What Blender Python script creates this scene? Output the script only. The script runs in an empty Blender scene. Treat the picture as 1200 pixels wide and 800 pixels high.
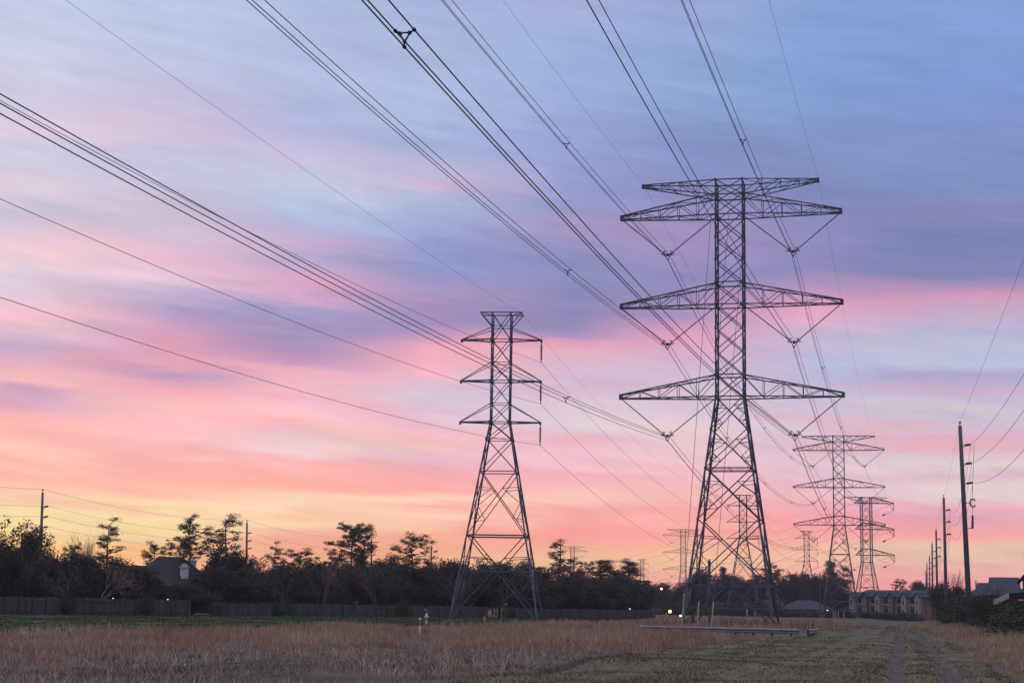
import bpy, math, random
import numpy as np
from mathutils import Vector, Matrix
R_ = math.radians
rng = np.random.default_rng(7)
random.seed(7)
SC = bpy.context.scene
COL = SC.collection

# ------------------------------------------------------------------ camera
HC = 1.8                                   # eye height
FPX, PITCH, ROLL = 1973.1, 0.1553, 0.0168  # focal length for a 1200 px wide frame, tilt up, roll
_cp, _sp = math.cos(PITCH), math.sin(PITCH)
_F = np.array([0, _cp, _sp]); _R0 = np.array([1., 0, 0]); _U0 = np.array([0, -_sp, _cp])
_c, _s = math.cos(ROLL), math.sin(ROLL)
_R = _c*_R0 + _s*_U0; _U = _c*_U0 - _s*_R0
cam_d = bpy.data.cameras.new('camera'); cam = bpy.data.objects.new('camera', cam_d); COL.objects.link(cam)
cam_d.sensor_width = 36; cam_d.lens = FPX/1200*36; cam_d.clip_start = .2; cam_d.clip_end = 30000
M_ = Matrix.Identity(4)
for i in range(3):
    M_[i][0], M_[i][1], M_[i][2] = _R[i], _U[i], -_F[i]
M_[2][3] = HC
cam.matrix_world = M_
SC.camera = cam

def at(px, py, Y):
    """world point seen at photo pixel (px, py) at depth Y metres ahead"""
    d = _F + _R*(px-600)/FPX + _U*(400-py)/FPX
    p = d*(Y/d[1]); return np.array([p[0], p[1], p[2]+HC])
def hz(px): return 708.9+(px-600)*.0168
def depth_for(px, ptop, H):
    Y = 200.
    for _ in range(60): Y *= (H-HC)/(at(px, ptop, Y)[2]-HC)
    return Y

# ------------------------------------------------------------------ world: dusk sky
def lin(c):
    c = np.array(c, float)/255
    return tuple(np.where(c <= .04045, c/12.92, ((c+.055)/1.055)**2.4))
SKY = {
 50: [(0,195,202,230),(60,205,207,232),(110,205,200,225),(150,225,205,222),(165,210,205,226),(190,206,204,226),(225,222,205,220),(255,202,195,218),(280,232,200,215),(300,248,208,214),(320,225,205,220),(345,226,200,218),(375,250,193,205),(390,222,188,205),(412,200,170,200),(430,225,175,192),(445,248,182,188),(458,208,165,192),(475,218,170,188),(490,255,178,172),(515,255,200,185),(535,255,198,178),(560,255,183,165),(580,255,205,170),(600,255,226,165),(625,255,220,142),(650,255,188,105),(680,250,180,115)],
 200: [(0,185,195,228),(60,188,196,228),(110,195,192,222),(150,212,192,218),(190,196,196,226),(240,200,190,215),(280,215,190,215),(300,232,185,205),(325,236,200,218),(345,200,180,212),(365,168,155,198),(385,205,160,195),(400,222,160,188),(430,230,165,182),(443,185,150,190),(460,250,175,180),(480,255,188,190),(510,255,195,195),(530,252,190,185),(560,255,180,165),(580,255,205,165),(592,255,222,170),(620,255,224,158),(650,254,192,120),(680,252,180,115)],
 350: [(0,172,188,222),(60,175,188,224),(100,178,192,226),(150,178,182,222),(180,202,192,222),(200,196,200,226),(220,188,200,226),(245,182,196,226),(260,180,182,220),(285,205,175,208),(305,180,170,208),(325,220,165,195),(345,220,168,200),(362,165,155,200),(385,158,145,188),(410,165,145,188),(425,200,150,188),(435,240,175,190),(455,240,185,195),(475,248,190,205),(495,255,180,185),(510,238,190,200),(525,240,205,208),(545,255,180,172),(570,255,175,155),(588,255,220,185),(602,252,195,155),(615,255,218,170),(635,254,170,145),(680,250,180,120)],
 510: [(0,165,180,220),(100,172,188,222),(130,172,190,224),(170,160,175,215),(190,182,180,216),(220,205,180,210),(240,180,188,222),(260,160,175,215),(280,150,158,205),(310,145,150,200),(340,170,148,192),(360,160,142,185),(385,165,142,188),(405,240,170,188),(425,248,178,190),(440,215,195,215),(465,208,195,215),(495,230,190,208),(515,250,182,188),(535,228,185,195),(550,240,170,178),(570,255,168,155),(585,255,215,188),(592,255,175,155),(600,255,210,185),(625,255,185,145),(645,252,175,135),(680,250,180,125)],
 670: [(0,165,175,215),(60,155,178,218),(140,152,168,215),(200,150,160,210),(245,148,152,200),(265,168,150,195),(300,140,142,190),(340,135,138,182),(365,140,135,182),(385,142,138,185),(398,172,145,190),(407,228,160,188),(420,228,175,195),(435,212,185,208),(445,205,190,212),(455,215,180,205),(475,225,200,215),(505,222,205,220),(525,240,190,205),(540,240,195,205),(560,248,180,185),(585,250,195,180),(602,252,175,165),(620,255,155,150),(640,255,165,145),(655,240,195,145),(690,252,160,140)],
 800: [(0,152,168,215),(100,142,168,214),(190,132,145,198),(230,142,142,192),(280,168,145,193),(320,142,135,183),(365,162,140,188),(395,228,162,190),(430,212,182,208),(460,210,190,212),(500,225,202,214),(550,242,190,198),(590,250,178,175),(620,255,165,152),(660,250,198,150),(700,250,150,150)],
 950: [(0,135,162,214),(100,128,158,210),(180,128,145,195),(230,126,135,185),(280,148,142,190),(315,140,138,186),(345,205,155,190),(365,235,168,195),(390,200,180,208),(420,178,186,218),(460,195,186,214),(500,218,195,212),(550,225,190,205),(590,240,170,180),(620,255,162,160),(650,248,188,158),(700,250,160,155)],
 1080: [(0,130,160,214),(100,125,152,208),(150,128,146,200),(220,125,145,195),(245,135,135,182),(280,118,130,178),(320,130,132,178),(338,180,145,185),(352,212,155,188),(370,200,172,202),(390,178,180,214),(420,185,190,215),(440,175,165,202),(455,195,178,208),(480,198,188,210),(500,200,190,208),(515,220,178,195),(530,218,188,200),(540,220,205,208),(555,215,180,195),(562,225,200,205),(575,222,205,205),(590,235,170,182),(603,220,160,178),(615,240,168,175),(630,255,170,160),(642,235,200,170),(660,235,185,165),(672,240,165,160),(690,250,160,155)],
}
SUN_AZ, SUN_EL = R_(-14), R_(2)
wd = bpy.data.worlds.new('World'); SC.world = wd; wd.use_nodes = True
nt = wd.node_tree; nt.nodes.clear()
def N(t, **k):
    n = nt.nodes.new(t)
    for a, b in k.items(): setattr(n, a, b)
    return n
def L(a, b): nt.links.new(a, b)
def mth(op, a, b=None, c=None, clamp=False):
    n = N('ShaderNodeMath', operation=op); n.use_clamp = clamp
    for i, v in enumerate((a, b, c)):
        if v is None: continue
        if hasattr(v, 'links'): L(v, n.inputs[i])
        else: n.inputs[i].default_value = v
    return n.outputs[0]
tc = N('ShaderNodeTexCoord'); sx = N('ShaderNodeSeparateXYZ'); L(tc.outputs['Generated'], sx.inputs[0])
DEG = 180/math.pi
az = mth('MULTIPLY', mth('ARCTAN2', sx.outputs[0], sx.outputs[1]), DEG)
el = mth('MULTIPLY', mth('ARCSINE', sx.outputs[2]), DEG)
def cnoise(sa, se, skew, det, rough, seed):
    cb = N('ShaderNodeCombineXYZ')
    L(mth('MULTIPLY', az, sa), cb.inputs[0])
    L(mth('ADD', mth('MULTIPLY', el, se), mth('MULTIPLY', az, skew)), cb.inputs[1]); cb.inputs[2].default_value = seed
    n = N('ShaderNodeTexNoise'); n.inputs['Scale'].default_value = 1; n.inputs['Detail'].default_value = det
    n.inputs['Roughness'].default_value = rough; L(cb.outputs[0], n.inputs['Vector'])
    return mth('SUBTRACT', n.outputs['Fac'], .5)
n1 = cnoise(.10, .42, .07, 4, .52, 3.1)
n2 = cnoise(.16, 1.9, .16, 5, .58, 9.4)
n3 = cnoise(.22, .5, -.05, 3, .5, 5.7)
low = mth('MULTIPLY', el, .12, clamp=True)            # streaks get finer towards the horizon
elw = mth('ADD', el, mth('MULTIPLY', mth('MULTIPLY', n1, 1.5), mth('ADD', mth('MULTIPLY', low, .75), .25)))
elw = mth('ADD', elw, mth('MULTIPLY', cnoise(.34, 2.3, .42, 5, .6, 21.3), .5))
elw = mth('ADD', elw, mth('MULTIPLY', n2, .9))
azw = mth('ADD', az, mth('MULTIPLY', n3, 3.5))
E0, E1 = -1.0, 24.0
pos = mth('DIVIDE', mth('SUBTRACT', elw, E0), E1-E0, clamp=True)
cols = []
for px, st in sorted(SKY.items()):
    cr = N('ShaderNodeValToRGB'); cr.color_ramp.interpolation = 'LINEAR'
    els = []
    for (py, r, g, b) in st:
        d = at(px, py, 1.) - np.array([0, 0, HC]); d /= np.linalg.norm(d)
        els.append(((math.degrees(math.asin(d[2]))-E0)/(E1-E0), lin((r, g, b))))
    els.sort()
    e = cr.color_ramp.elements
    while len(e) > 1: e.remove(e[-1])
    e[0].position = els[0][0]; e[0].color = (*els[0][1], 1)
    for p, c in els[1:]:
        k = e.new(min(p, 1)); k.color = (*c, 1)
    L(pos, cr.inputs[0])
    cols.append((math.degrees(math.atan((px-600)/FPX/ _cp)), cr.outputs[0]))
def mixc(f, a, b):
    n = N('ShaderNodeMix', data_type='RGBA')
    if hasattr(f, 'links'): L(f, n.inputs[0])
    else: n.inputs[0].default_value = f
    for s, v in ((n.inputs[6], a), (n.inputs[7], b)):
        if hasattr(v, 'links'): L(v, s)
        else: s.default_value = v
    return n.outputs[2]
def sstep(v, a, b):
    n = N('ShaderNodeMapRange', interpolation_type='SMOOTHSTEP'); L(v, n.inputs[0])
    n.inputs[1].default_value = a; n.inputs[2].default_value = b; return n.outputs[0]
cur = cols[0][1]
for (a0, _), (a1, c1) in zip(cols[:-1], cols[1:]):
    n = N('ShaderNodeMapRange'); L(azw, n.inputs[0]); n.inputs[1].default_value = a0; n.inputs[2].default_value = a1
    cur = mixc(n.outputs[0], cur, c1)
# fine cloud brightness
n5 = cnoise(.34, 2.3, .42, 5, .6, 21.3)
bri = mth('ADD', mth('MULTIPLY', mth('ADD', n2, mth('ADD', mth('MULTIPLY', n1, .6), mth('MULTIPLY', n5, 1.1))), .23), mth('ADD', mth('MULTIPLY', sstep(el, 12.0, 1.0), .09), 1.02))
vm = N('ShaderNodeVectorMath', operation='SCALE'); L(cur, vm.inputs[0]); L(bri, vm.inputs[3])
front = vm.outputs[0]
n4 = cnoise(.11, 1.25, .05, 4, .55, 14.2)
lowm = mth('MULTIPLY', sstep(el, 11.5, 5.0), sstep(el, -.5, 1.0))
front = mixc(mth('MULTIPLY', mth('MULTIPLY', sstep(n4, .02, .17), lowm), .30), front, (*lin((247, 158, 160)), 1))
front = mixc(mth('MULTIPLY', mth('MULTIPLY', sstep(n4, -.02, -.16), lowm), .25), front, (*lin((255, 220, 190)), 1))
# Nishita dusk sky plus bright overhead fill, added to light the ground, for the rest of the dome (overhead and behind), with the afterglow in front
sky = N('ShaderNodeTexSky', sky_type='NISHITA'); sky.sun_disc = False; sky.sun_elevation = SUN_EL; sky.sun_rotation = SUN_AZ
sky.air_density = 1.2; sky.dust_density = 1.5; sky.ozone_density = 3
vs = N('ShaderNodeVectorMath', operation='SCALE'); L(sky.outputs[0], vs.inputs[0]); vs.inputs[3].default_value = .05
va = N('ShaderNodeVectorMath', operation='ADD'); L(vs.outputs[0], va.inputs[0]); L(mixc(sstep(el, 22, 62), (.13, .125, .18, 1), (1.0, 1.0, 1.36, 1)), va.inputs[1])
aaz = mth('ABSOLUTE', az)
f_el = sstep(el, 20, 45); f_az = sstep(aaz, 22, 75)
fb = mth('MAXIMUM', f_el, f_az)
allc = mixc(fb, front, va.outputs[0])
# below the horizon: dull ground bounce
allc = mixc(sstep(el, -1.0, -6.0), allc, (.05, .045, .05, 1))
bg = N('ShaderNodeBackground'); bg.inputs[1].default_value = 1.0; L(allc, bg.inputs[0])
out = N('ShaderNodeOutputWorld'); L(bg.outputs[0], out.inputs[0])

# ------------------------------------------------------------------ sun: last glow from below the left horizon
sd = bpy.data.lights.new('sun', 'SUN'); sun = bpy.data.objects.new('sun', sd); COL.objects.link(sun)
sd.energy = .25; sd.angle = R_(12); sd.color = (1, .62, .42)
sun.rotation_euler = Vector((math.sin(SUN_AZ)*math.cos(SUN_EL), math.cos(SUN_AZ)*math.cos(SUN_EL), math.sin(SUN_EL))).to_track_quat('Z', 'Y').to_euler()
SC.view_settings.view_transform = 'Standard'; SC.view_settings.look = 'None'
SC.view_settings.exposure = 0; SC.view_settings.gamma = 1; SC.view_settings.use_curve_mapping = False
try:
    SC.cycles.max_bounces = 5; SC.cycles.transparent_max_bounces = 6; SC.cycles.use_denoising = True
except Exception: pass

# ------------------------------------------------------------------ helpers
class MB:
    def __init__(s): s.v = []; s.f = []
    def bar(s, a, b, w, h=None):
        a = np.array(a, float); b = np.array(b, float); h = h or w
        d = b-a; ln = np.linalg.norm(d)
        if ln < 1e-6: return
        d /= ln; ref = np.array([0, 0, 1.]) if abs(d[2]) < .92 else np.array([1., 0, 0])
        x = np.cross(d, ref); x /= np.linalg.norm(x); y = np.cross(x, d)
        o = len(s.v)
        for p in (a, b):
            for i, j in ((-1, -1), (1, -1), (1, 1), (-1, 1)): s.v.append(p+x*i*w/2+y*j*h/2)
        s.f += [(o+3, o+2, o+1, o), (o+4, o+5, o+6, o+7)]+[(o+i, o+(i+1) % 4, o+4+(i+1) % 4, o+4+i) for i in range(4)]
    def ang(s, a, b, w, t=.03):
        """steel angle section: two thin plates in an L"""
        a = np.array(a, float); b = np.array(b, float)
        d = b-a; ln = np.linalg.norm(d)
        if ln < 1e-6: return
        d /= ln; ref = np.array([0, 0, 1.]) if abs(d[2]) < .92 else np.array([1., 0, 0])
        x = np.cross(d, ref); x /= np.linalg.norm(x); y = np.cross(x, d)
        pr = [(0, 0), (w, 0), (w, t), (t, t), (t, w), (0, w)]
        o = len(s.v)
        for p in (a, b):
            for i, j in pr: s.v.append(p+x*(i-w*.3)+y*(j-w*.3))
        s.f += [tuple(o+i for i in range(6)), tuple(o+6+i for i in reversed(range(6)))]
        s.f += [(o+i, o+6+i, o+6+(i+1) % 6, o+(i+1) % 6) for i in range(6)]
    def box(s, c, d, rz=0):
        o = len(s.v); ca, sa = math.cos(rz), math.sin(rz)
        for k in (-1, 1):
            for i, j in ((-1, -1), (1, -1), (1, 1), (-1, 1)):
                x, y = i*d[0]/2, j*d[1]/2
                s.v.append(np.array([c[0]+x*ca-y*sa, c[1]+x*sa+y*ca, c[2]+k*d[2]/2]))
        s.f += [(o+3, o+2, o+1, o), (o+4, o+5, o+6, o+7)]+[(o+i, o+(i+1) % 4, o+4+(i+1) % 4, o+4+i) for i in range(4)]
    def tube(s, pts, rad, n=6):
        pts = [np.array(p, float) for p in pts]
        if not hasattr(rad, '__len__'): rad = [rad]*len(pts)
        o = len(s.v)
        for i, p in enumerate(pts):
            d = pts[min(i+1, len(pts)-1)]-pts[max(i-1, 0)]; d /= np.linalg.norm(d)+1e-12
            ref = np.array([0, 0, 1.]) if abs(d[2]) < .92 else np.array([1., 0, 0])
            x = np.cross(d, ref); x /= np.linalg.norm(x); y = np.cross(x, d)
            for k in range(n):
                t = 2*math.pi*k/n; s.v.append(p+(x*math.cos(t)+y*math.sin(t))*rad[i])
        for i in range(len(pts)-1):
            for k in range(n):
                s.f.append((o+i*n+k, o+i*n+(k+1) % n, o+(i+1)*n+(k+1) % n, o+(i+1)*n+k))
        s.f.append(tuple(o+k for k in reversed(range(n)))); s.f.append(tuple(o+(len(pts)-1)*n+k for k in range(n)))
    def poly(s, pts):
        o = len(s.v); s.v += [np.array(p, float) for p in pts]; s.f.append(tuple(range(o, o+len(pts))))
    def prism(s, pts, up):
        """extrude a polygon by vector up"""
        o = len(s.v); n = len(pts); up = np.array(up, float)
        s.v += [np.array(p, float) for p in pts]+[np.array(p, float)+up for p in pts]
        s.f += [tuple(o+i for i in reversed(range(n))), tuple(o+n+i for i in range(n))]
        s.f += [(o+i, o+(i+1) % n, o+n+(i+1) % n, o+n+i) for i in range(n)]
    def build(s, name, mat, parent=None, smooth=False):
        me = bpy.data.meshes.new(name); me.from_pydata([tuple(p) for p in s.v], [], s.f); me.materials.append(mat)
        if smooth: me.polygons.foreach_set('use_smooth', [True]*len(me.polygons))
        me.update(); return link(name, me, parent)
def link(name, me, parent=None):
    o = bpy.data.objects.new(name, me); COL.objects.link(o)
    if parent is not None: o.parent = parent
    return o
def tag(o, label=None, cat=None, group=None, kind=None):
    if label: o['label'] = label
    if cat: o['category'] = cat
    if group: o['group'] = group
    if kind: o['kind'] = kind
    return o
def empty(name, loc=(0, 0, 0), rz=0):
    o = bpy.data.objects.new(name, None); COL.objects.link(o); o.location = tuple(float(v) for v in loc); o.rotation_euler = (0, 0, rz)
    o.empty_display_size = .3; return o
def copy_tree(o, parent=None):
    c = o.copy(); COL.objects.link(c)
    if parent is not None: c.parent = parent
    for ch in list(o.children): copy_tree(ch, c)
    return c
def fastmesh(name, verts, loops_per, mat, parent=None):
    """numpy verts (n,3) in consecutive faces of loops_per vertices"""
    me = bpy.data.meshes.new(name); n = len(verts); nf = n//loops_per
    me.vertices.add(n); me.vertices.foreach_set('co', np.ascontiguousarray(verts, np.float32).ravel())
    me.loops.add(n); me.loops.foreach_set('vertex_index', np.arange(n, dtype=np.int32))
    me.polygons.add(nf); me.polygons.foreach_set('loop_start', np.arange(0, n, loops_per, dtype=np.int32))
    me.polygons.foreach_set('loop_total', np.full(nf, loops_per, np.int32))
    me.materials.append(mat); me.update(calc_edges=True); return me

# ------------------------------------------------------------------ materials
def mat(name, base, rough=.8, metal=0., var=.25, scale=3., second=None, bump=0., coord='Object', island=0., stretch=None, emit=None, spec=.3):
    m = bpy.data.materials.new(name); m.use_nodes = True; t = m.node_tree; b = t.nodes['Principled BSDF']
    b.inputs['Roughness'].default_value = rough; b.inputs['Metallic'].default_value = metal
    b.inputs['Specular IOR Level'].default_value = spec
    tcn = t.nodes.new('ShaderNodeTexCoord'); mp = t.nodes.new('ShaderNodeMapping'); t.links.new(tcn.outputs[coord], mp.inputs[0])
    if stretch: mp.inputs['Scale'].default_value = stretch
    nz = t.nodes.new('ShaderNodeTexNoise'); nz.inputs['Scale'].default_value = scale; nz.inputs['Detail'].default_value = 6; nz.inputs['Roughness'].default_value = .65
    t.links.new(mp.outputs[0], nz.inputs['Vector'])
    cr = t.nodes.new('ShaderNodeValToRGB'); base = np.array(base); sec = np.array(second) if second is not None else base*(1+var)
    first = base*(1-var) if second is None else base
    cr.color_ramp.elements[0].position = .32; cr.color_ramp.elements[0].color = (*first, 1)
    cr.color_ramp.elements[1].position = .68; cr.color_ramp.elements[1].color = (*sec, 1)
    t.links.new(nz.outputs['Fac'], cr.inputs[0]); src = cr.outputs[0]
    if island:
        g = t.nodes.new('ShaderNodeNewGeometry'); mr = t.nodes.new('ShaderNodeMapRange'); mr.inputs[3].default_value = 1-island; mr.inputs[4].default_value = 1+island
        t.links.new(g.outputs['Random Per Island'], mr.inputs[0])
        hs = t.nodes.new('ShaderNodeHueSaturation'); t.links.new(src, hs.inputs['Color']); t.links.new(mr.outputs[0], hs.inputs['Value'])
        oi = t.nodes.new('ShaderNodeObjectInfo'); m2 = t.nodes.new('ShaderNodeMapRange'); m2.inputs[3].default_value = .485; m2.inputs[4].default_value = .515
        t.links.new(oi.outputs['Random'], m2.inputs[0]); t.links.new(m2.outputs[0], hs.inputs['Hue']); src = hs.outputs[0]
    t.links.new(src, b.inputs['Base Color'])
    if bump:
        bp = t.nodes.new('ShaderNodeBump'); bp.inputs['Strength'].default_value = bump; bp.inputs['Distance'].default_value = .05
        t.links.new(nz.outputs['Fac'], bp.inputs['Height']); t.links.new(bp.outputs[0], b.inputs['Normal'])
    if emit: b.inputs['Emission Color'].default_value = (*emit[0], 1); b.inputs['Emission Strength'].default_value = emit[1]
    return m
STEEL = mat('galvanised_steel', (.122, .138, .172), .6, .2, .4, 1.1)
STEEL2 = mat('dull_steel', (.065, .068, .078), .6, .2, .22, .7)
CABLE = mat('conductor_aluminium', (.11, .115, .13), .6, .3, .1, 4)
INSUL = mat('grey_polymer', (.10, .10, .11), .5, 0, .15, 8)
RAILM = mat('rail_steel', (.22, .245, .285), .55, .2, .15, .8)
CONC = mat('concrete', (.32, .31, .29), .9, 0, .2, 2, bump=.3)
YEL = mat('yellow_paint', (.42, .37, .20), .6, 0, .2, 3)
WOODP = mat('weathered_pole', (.12, .118, .122), .9, 0, .3, 3, stretch=(6, 6, .4), bump=.3)
FENCE = mat('weathered_boards', (.095, .08, .08), .9, 0, .3, 1.3, stretch=(3, 3, .6), island=.28)
BARK = mat('bark', (.10, .075, .06), .95, 0, .3, 3, stretch=(3, 3, .6), bump=.4)
TWIG = mat('bare_twigs', (.17, .13, .115), .95, 0, .25, 3)
PINE = mat('pine_needles', (.035, .042, .022), .85, 0, .3, .35, (.06, .062, .03), island=.35)
LEAF = mat('dark_leaves', (.038, .034, .026), .85, 0, .3, .3, (.075, .06, .045), island=.36)
LEAFB = mat('brown_leaves', (.075, .05, .038), .9, 0, .3, .3, (.13, .085, .06), island=.45)
HEDGE = mat('hedge_leaves', (.028, .038, .018), .8, 0, .3, .5, (.06, .066, .032), island=.4)
ROOF = mat('slate_shingles', (.045, .052, .068), .85, 0, .2, 1.2, stretch=(1, 1, 6))
ROOFD = mat('dark_shingles', (.035, .03, .035), .9, 0, .25, 1.2, stretch=(1, 1, 6))
BRICK = mat('red_brick', (.22, .13, .105), .9, 0, .25, 4)
TANW = mat('tan_stucco', (.43, .33, .30), .85, 0, .12, 2)
PALEW = mat('pale_siding', (.55, .55, .55), .8, 0, .1, 2)
CREAM = mat('cream_siding', (.72, .50, .27), .8, 0, .12, 2)
DARKW = mat('dark_brick', (.10, .06, .055), .9, 0, .2, 4)
WHITE = mat('white_paint', (.75, .75, .74), .6, 0, .08, 4)
FASC = mat('cream_board', (.62, .52, .47), .7, 0, .08, 4)
GLASS = mat('window_glass', (.03, .035, .045), .12, 0, .1, 1, spec=.6)
ORANGE = mat('orange_sleeve', (.45, .17, .02), .6, 0, .1, 5)
BLUE = mat('blue_paint', (.10, .30, .42), .5, 0, .1, 5)

# ------------------------------------------------------------------ terrain
def sm(t): t = np.clip(t, 0, 1); return t*t*(3-2*t)
_g = rng.random((64, 64))
def vnoise(x, y):
    xi = np.floor(x).astype(int); yi = np.floor(y).astype(int); fx = sm(x-xi); fy = sm(y-yi)
    G = lambda a, b: _g[a % 64, b % 64]
    return (G(xi, yi)*(1-fx)+G(xi+1, yi)*fx)*(1-fy)+(G(xi, yi+1)*(1-fx)+G(xi+1, yi+1)*fx)*fy
def xl(y): return -11+.248*y          # left edge of the mown corridor
def xr(y): return 2.9+.228*y          # its right edge
RUTS = (.77, .90)
def gz(x, y):
    x = np.asarray(x, float); y = np.asarray(y, float)
    drop = -.55*sm((y-165)/95)*sm((x-(xl(y)-6))/10)
    u = (x-xl(y))/(xr(y)-xl(y))
    rut = -.12*sum(np.exp(-((u-c)*(xr(y)-xl(y))/.38)**2) for c in RUTS)*(y > 15)*(y < 260)
    rough = (.20*(vnoise(x/5.3+9, y/6.1)-.5)+.16*(vnoise(x/1.9, y/2.3)-.5))*sm((260-y)/60)*sm((y-4)/20)*(np.abs(x) < 160)
    return drop+rut+rough
def axis(lo, hi, step, far):
    a = np.arange(lo, hi+.01, step); g = []; v = hi; s = step
    while v < far: s *= 1.35; v += s; g.append(v)
    b = []; v = lo; s = step
    while v > -far: s *= 1.35; v -= s; b.append(v)
    return np.concatenate([b[::-1], a, g])
gx = axis(-75, 75, .5, 7000); gy = axis(10, 270, .6, 7000)
X, Yv = np.meshgrid(gx, gy); Zv = gz(X, Yv)
V = np.stack([X, Yv, Zv], -1).reshape(-1, 3); nx, ny = len(gx), len(gy)
idx = np.arange(nx*ny).reshape(ny, nx)
F4 = np.stack([idx[:-1, :-1], idx[:-1, 1:], idx[1:, 1:], idx[1:, :-1]], -1).reshape(-1)
def ground_mat():
    m = bpy.data.materials.new('field_soil_and_stubble'); m.use_nodes = True; t = m.node_tree; b = t.nodes['Principled BSDF']; b.inputs['Roughness'].default_value = 1; b.inputs['Specular IOR Level'].default_value = .05
    tcn = t.nodes.new('ShaderNodeTexCoord')
    def nz(sc, st, det=8, rz=0):
        mp = t.nodes.new('ShaderNodeMapping'); mp.inputs['Scale'].default_value = st; mp.inputs['Rotation'].default_value = (0, 0, rz); t.links.new(tcn.outputs['Object'], mp.inputs[0])
        n = t.nodes.new('ShaderNodeTexNoise'); n.inputs['Scale'].default_value = sc; n.inputs['Detail'].default_value = det; n.inputs['Roughness'].default_value = .7
        t.links.new(mp.outputs[0], n.inputs['Vector']); return n.outputs['Fac']
    def ramp(f, stops):
        c = t.nodes.new('ShaderNodeValToRGB'); e = c.color_ramp.elements
        e[0].position = stops[0][0]; e[0].color = (*stops[0][1], 1); e[1].position = stops[-1][0]; e[1].color = (*stops[-1][1], 1)
        for p, k in stops[1:-1]: e.new(p).color = (*k, 1)
        t.links.new(f, c.inputs[0]); return c.outputs[0]
    a = ramp(nz(.35, (1, .5, 1)), [(.38, (.06, .05, .045)), (.5, (.13, .105, .09)), (.62, (.21, .175, .15))])
    g = ramp(nz(.25, (1, .35, 1), rz=-.23), [(.4, (.085, .085, .05)), (.62, (.13, .105, .08))])
    mx = t.nodes.new('ShaderNodeMix'); mx.data_type = 'RGBA'; t.links.new(nz(.08, (1, 1, 1), 4), mx.inputs[0]); t.links.new(a, mx.inputs[6]); t.links.new(g, mx.inputs[7])
    t.links.new(mx.outputs[2], b.inputs['Base Color'])
    bp = t.nodes.new('ShaderNodeBump'); bp.inputs['Strength'].default_value = .6; bp.inputs['Distance'].default_value = .12; t.links.new(nz(2.5, (1, 1, 1)), bp.inputs['Height']); t.links.new(bp.outputs[0], b.inputs['Normal'])
    return m
GM = ground_mat()
me = bpy.data.meshes.new('ground'); me.vertices.add(len(V)); me.vertices.foreach_set('co', V.astype(np.float32).ravel())
me.loops.add(len(F4)); me.loops.foreach_set('vertex_index', F4.astype(np.int32)); nf = len(F4)//4
me.polygons.add(nf); me.polygons.foreach_set('loop_start', np.arange(0, nf*4, 4, dtype=np.int32)); me.polygons.foreach_set('loop_total', np.full(nf, 4, np.int32))
me.polygons.foreach_set('use_smooth', np.ones(nf, bool)); me.materials.append(GM); me.update(calc_edges=True)
tag(link('ground', me), kind='structure')
def strip(name, y0, y1, fl, fr, material, dz, nw=10, step=1.5):
    """sheet laid dz above the ground between x=fl(y) and x=fr(y)"""
    b = MB(); ys = np.arange(y0, y1+.01, step); rows = []
    for y in ys:
        xs = np.linspace(fl(y), fr(y), nw); z = gz(xs, np.full(nw, y))
        rows.append([np.array([xs[i], y, z[i]+dz]) for i in range(nw)])
    n = nw
    for r in rows: b.v += r
    for j in range(len(rows)-1):
        for i in range(n-1): b.f.append((j*n+i, j*n+i+1, (j+1)*n+i+1, (j+1)*n+i))
    return b.build(name, material, smooth=True)
MOWN = mat('mown_grass', (.115, .108, .062), 1, 0, 0, .5, (.185, .155, .11), coord='Object', stretch=(2.2, .12, 1), bump=.5, spec=.05)
RUT = mat('worn_earth', (.07, .058, .05), 1, 0, 0, 1.9, (.15, .125, .10), stretch=(1.5, .3, 1), bump=.5, spec=.05)
GREEN = mat('green_turf', (.04, .065, .032), 1, 0, 0, .4, (.065, .085, .04), spec=.05)
jit = lambda y, s: 1.6*(vnoise(np.array([y/7.+s]), np.array([s*1.]))[0]-.5)
tag(strip('mown_path', 12, 300, lambda y: xl(y)+jit(y, 3), lambda y: xr(y)+jit(y, 17), MOWN, .02, 40, 1.0), kind='structure')
for c in RUTS:
    tag(strip('wheel_track', 14, 250, lambda y, c=c: xl(y)+c*(xr(y)-xl(y))-.30+.3*jit(y*4, c*40), lambda y, c=c: xl(y)+c*(xr(y)-xl(y))+.30+.3*jit(y*4, c*70), RUT, .045, 6, 1.0), kind='structure')
FP = [(-62, 110), (-49.8, 167.7), (-45, 182.1), (-29.7, 201.3), (-11, 232.4), (14, 264.7), (24, 277)]
def fx(y): return np.interp(y, [p[1] for p in FP], [p[0] for p in FP])
def gright(y): return np.interp(y, [70, 80, 110, 150, 200, 262], [-28, -22, -16.7, 0, 14, 24])
tag(strip('grass_verge', 66, 262, lambda y: fx(y)-4, gright, GREEN, .03, 24, 1.5), kind='structure')

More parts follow.
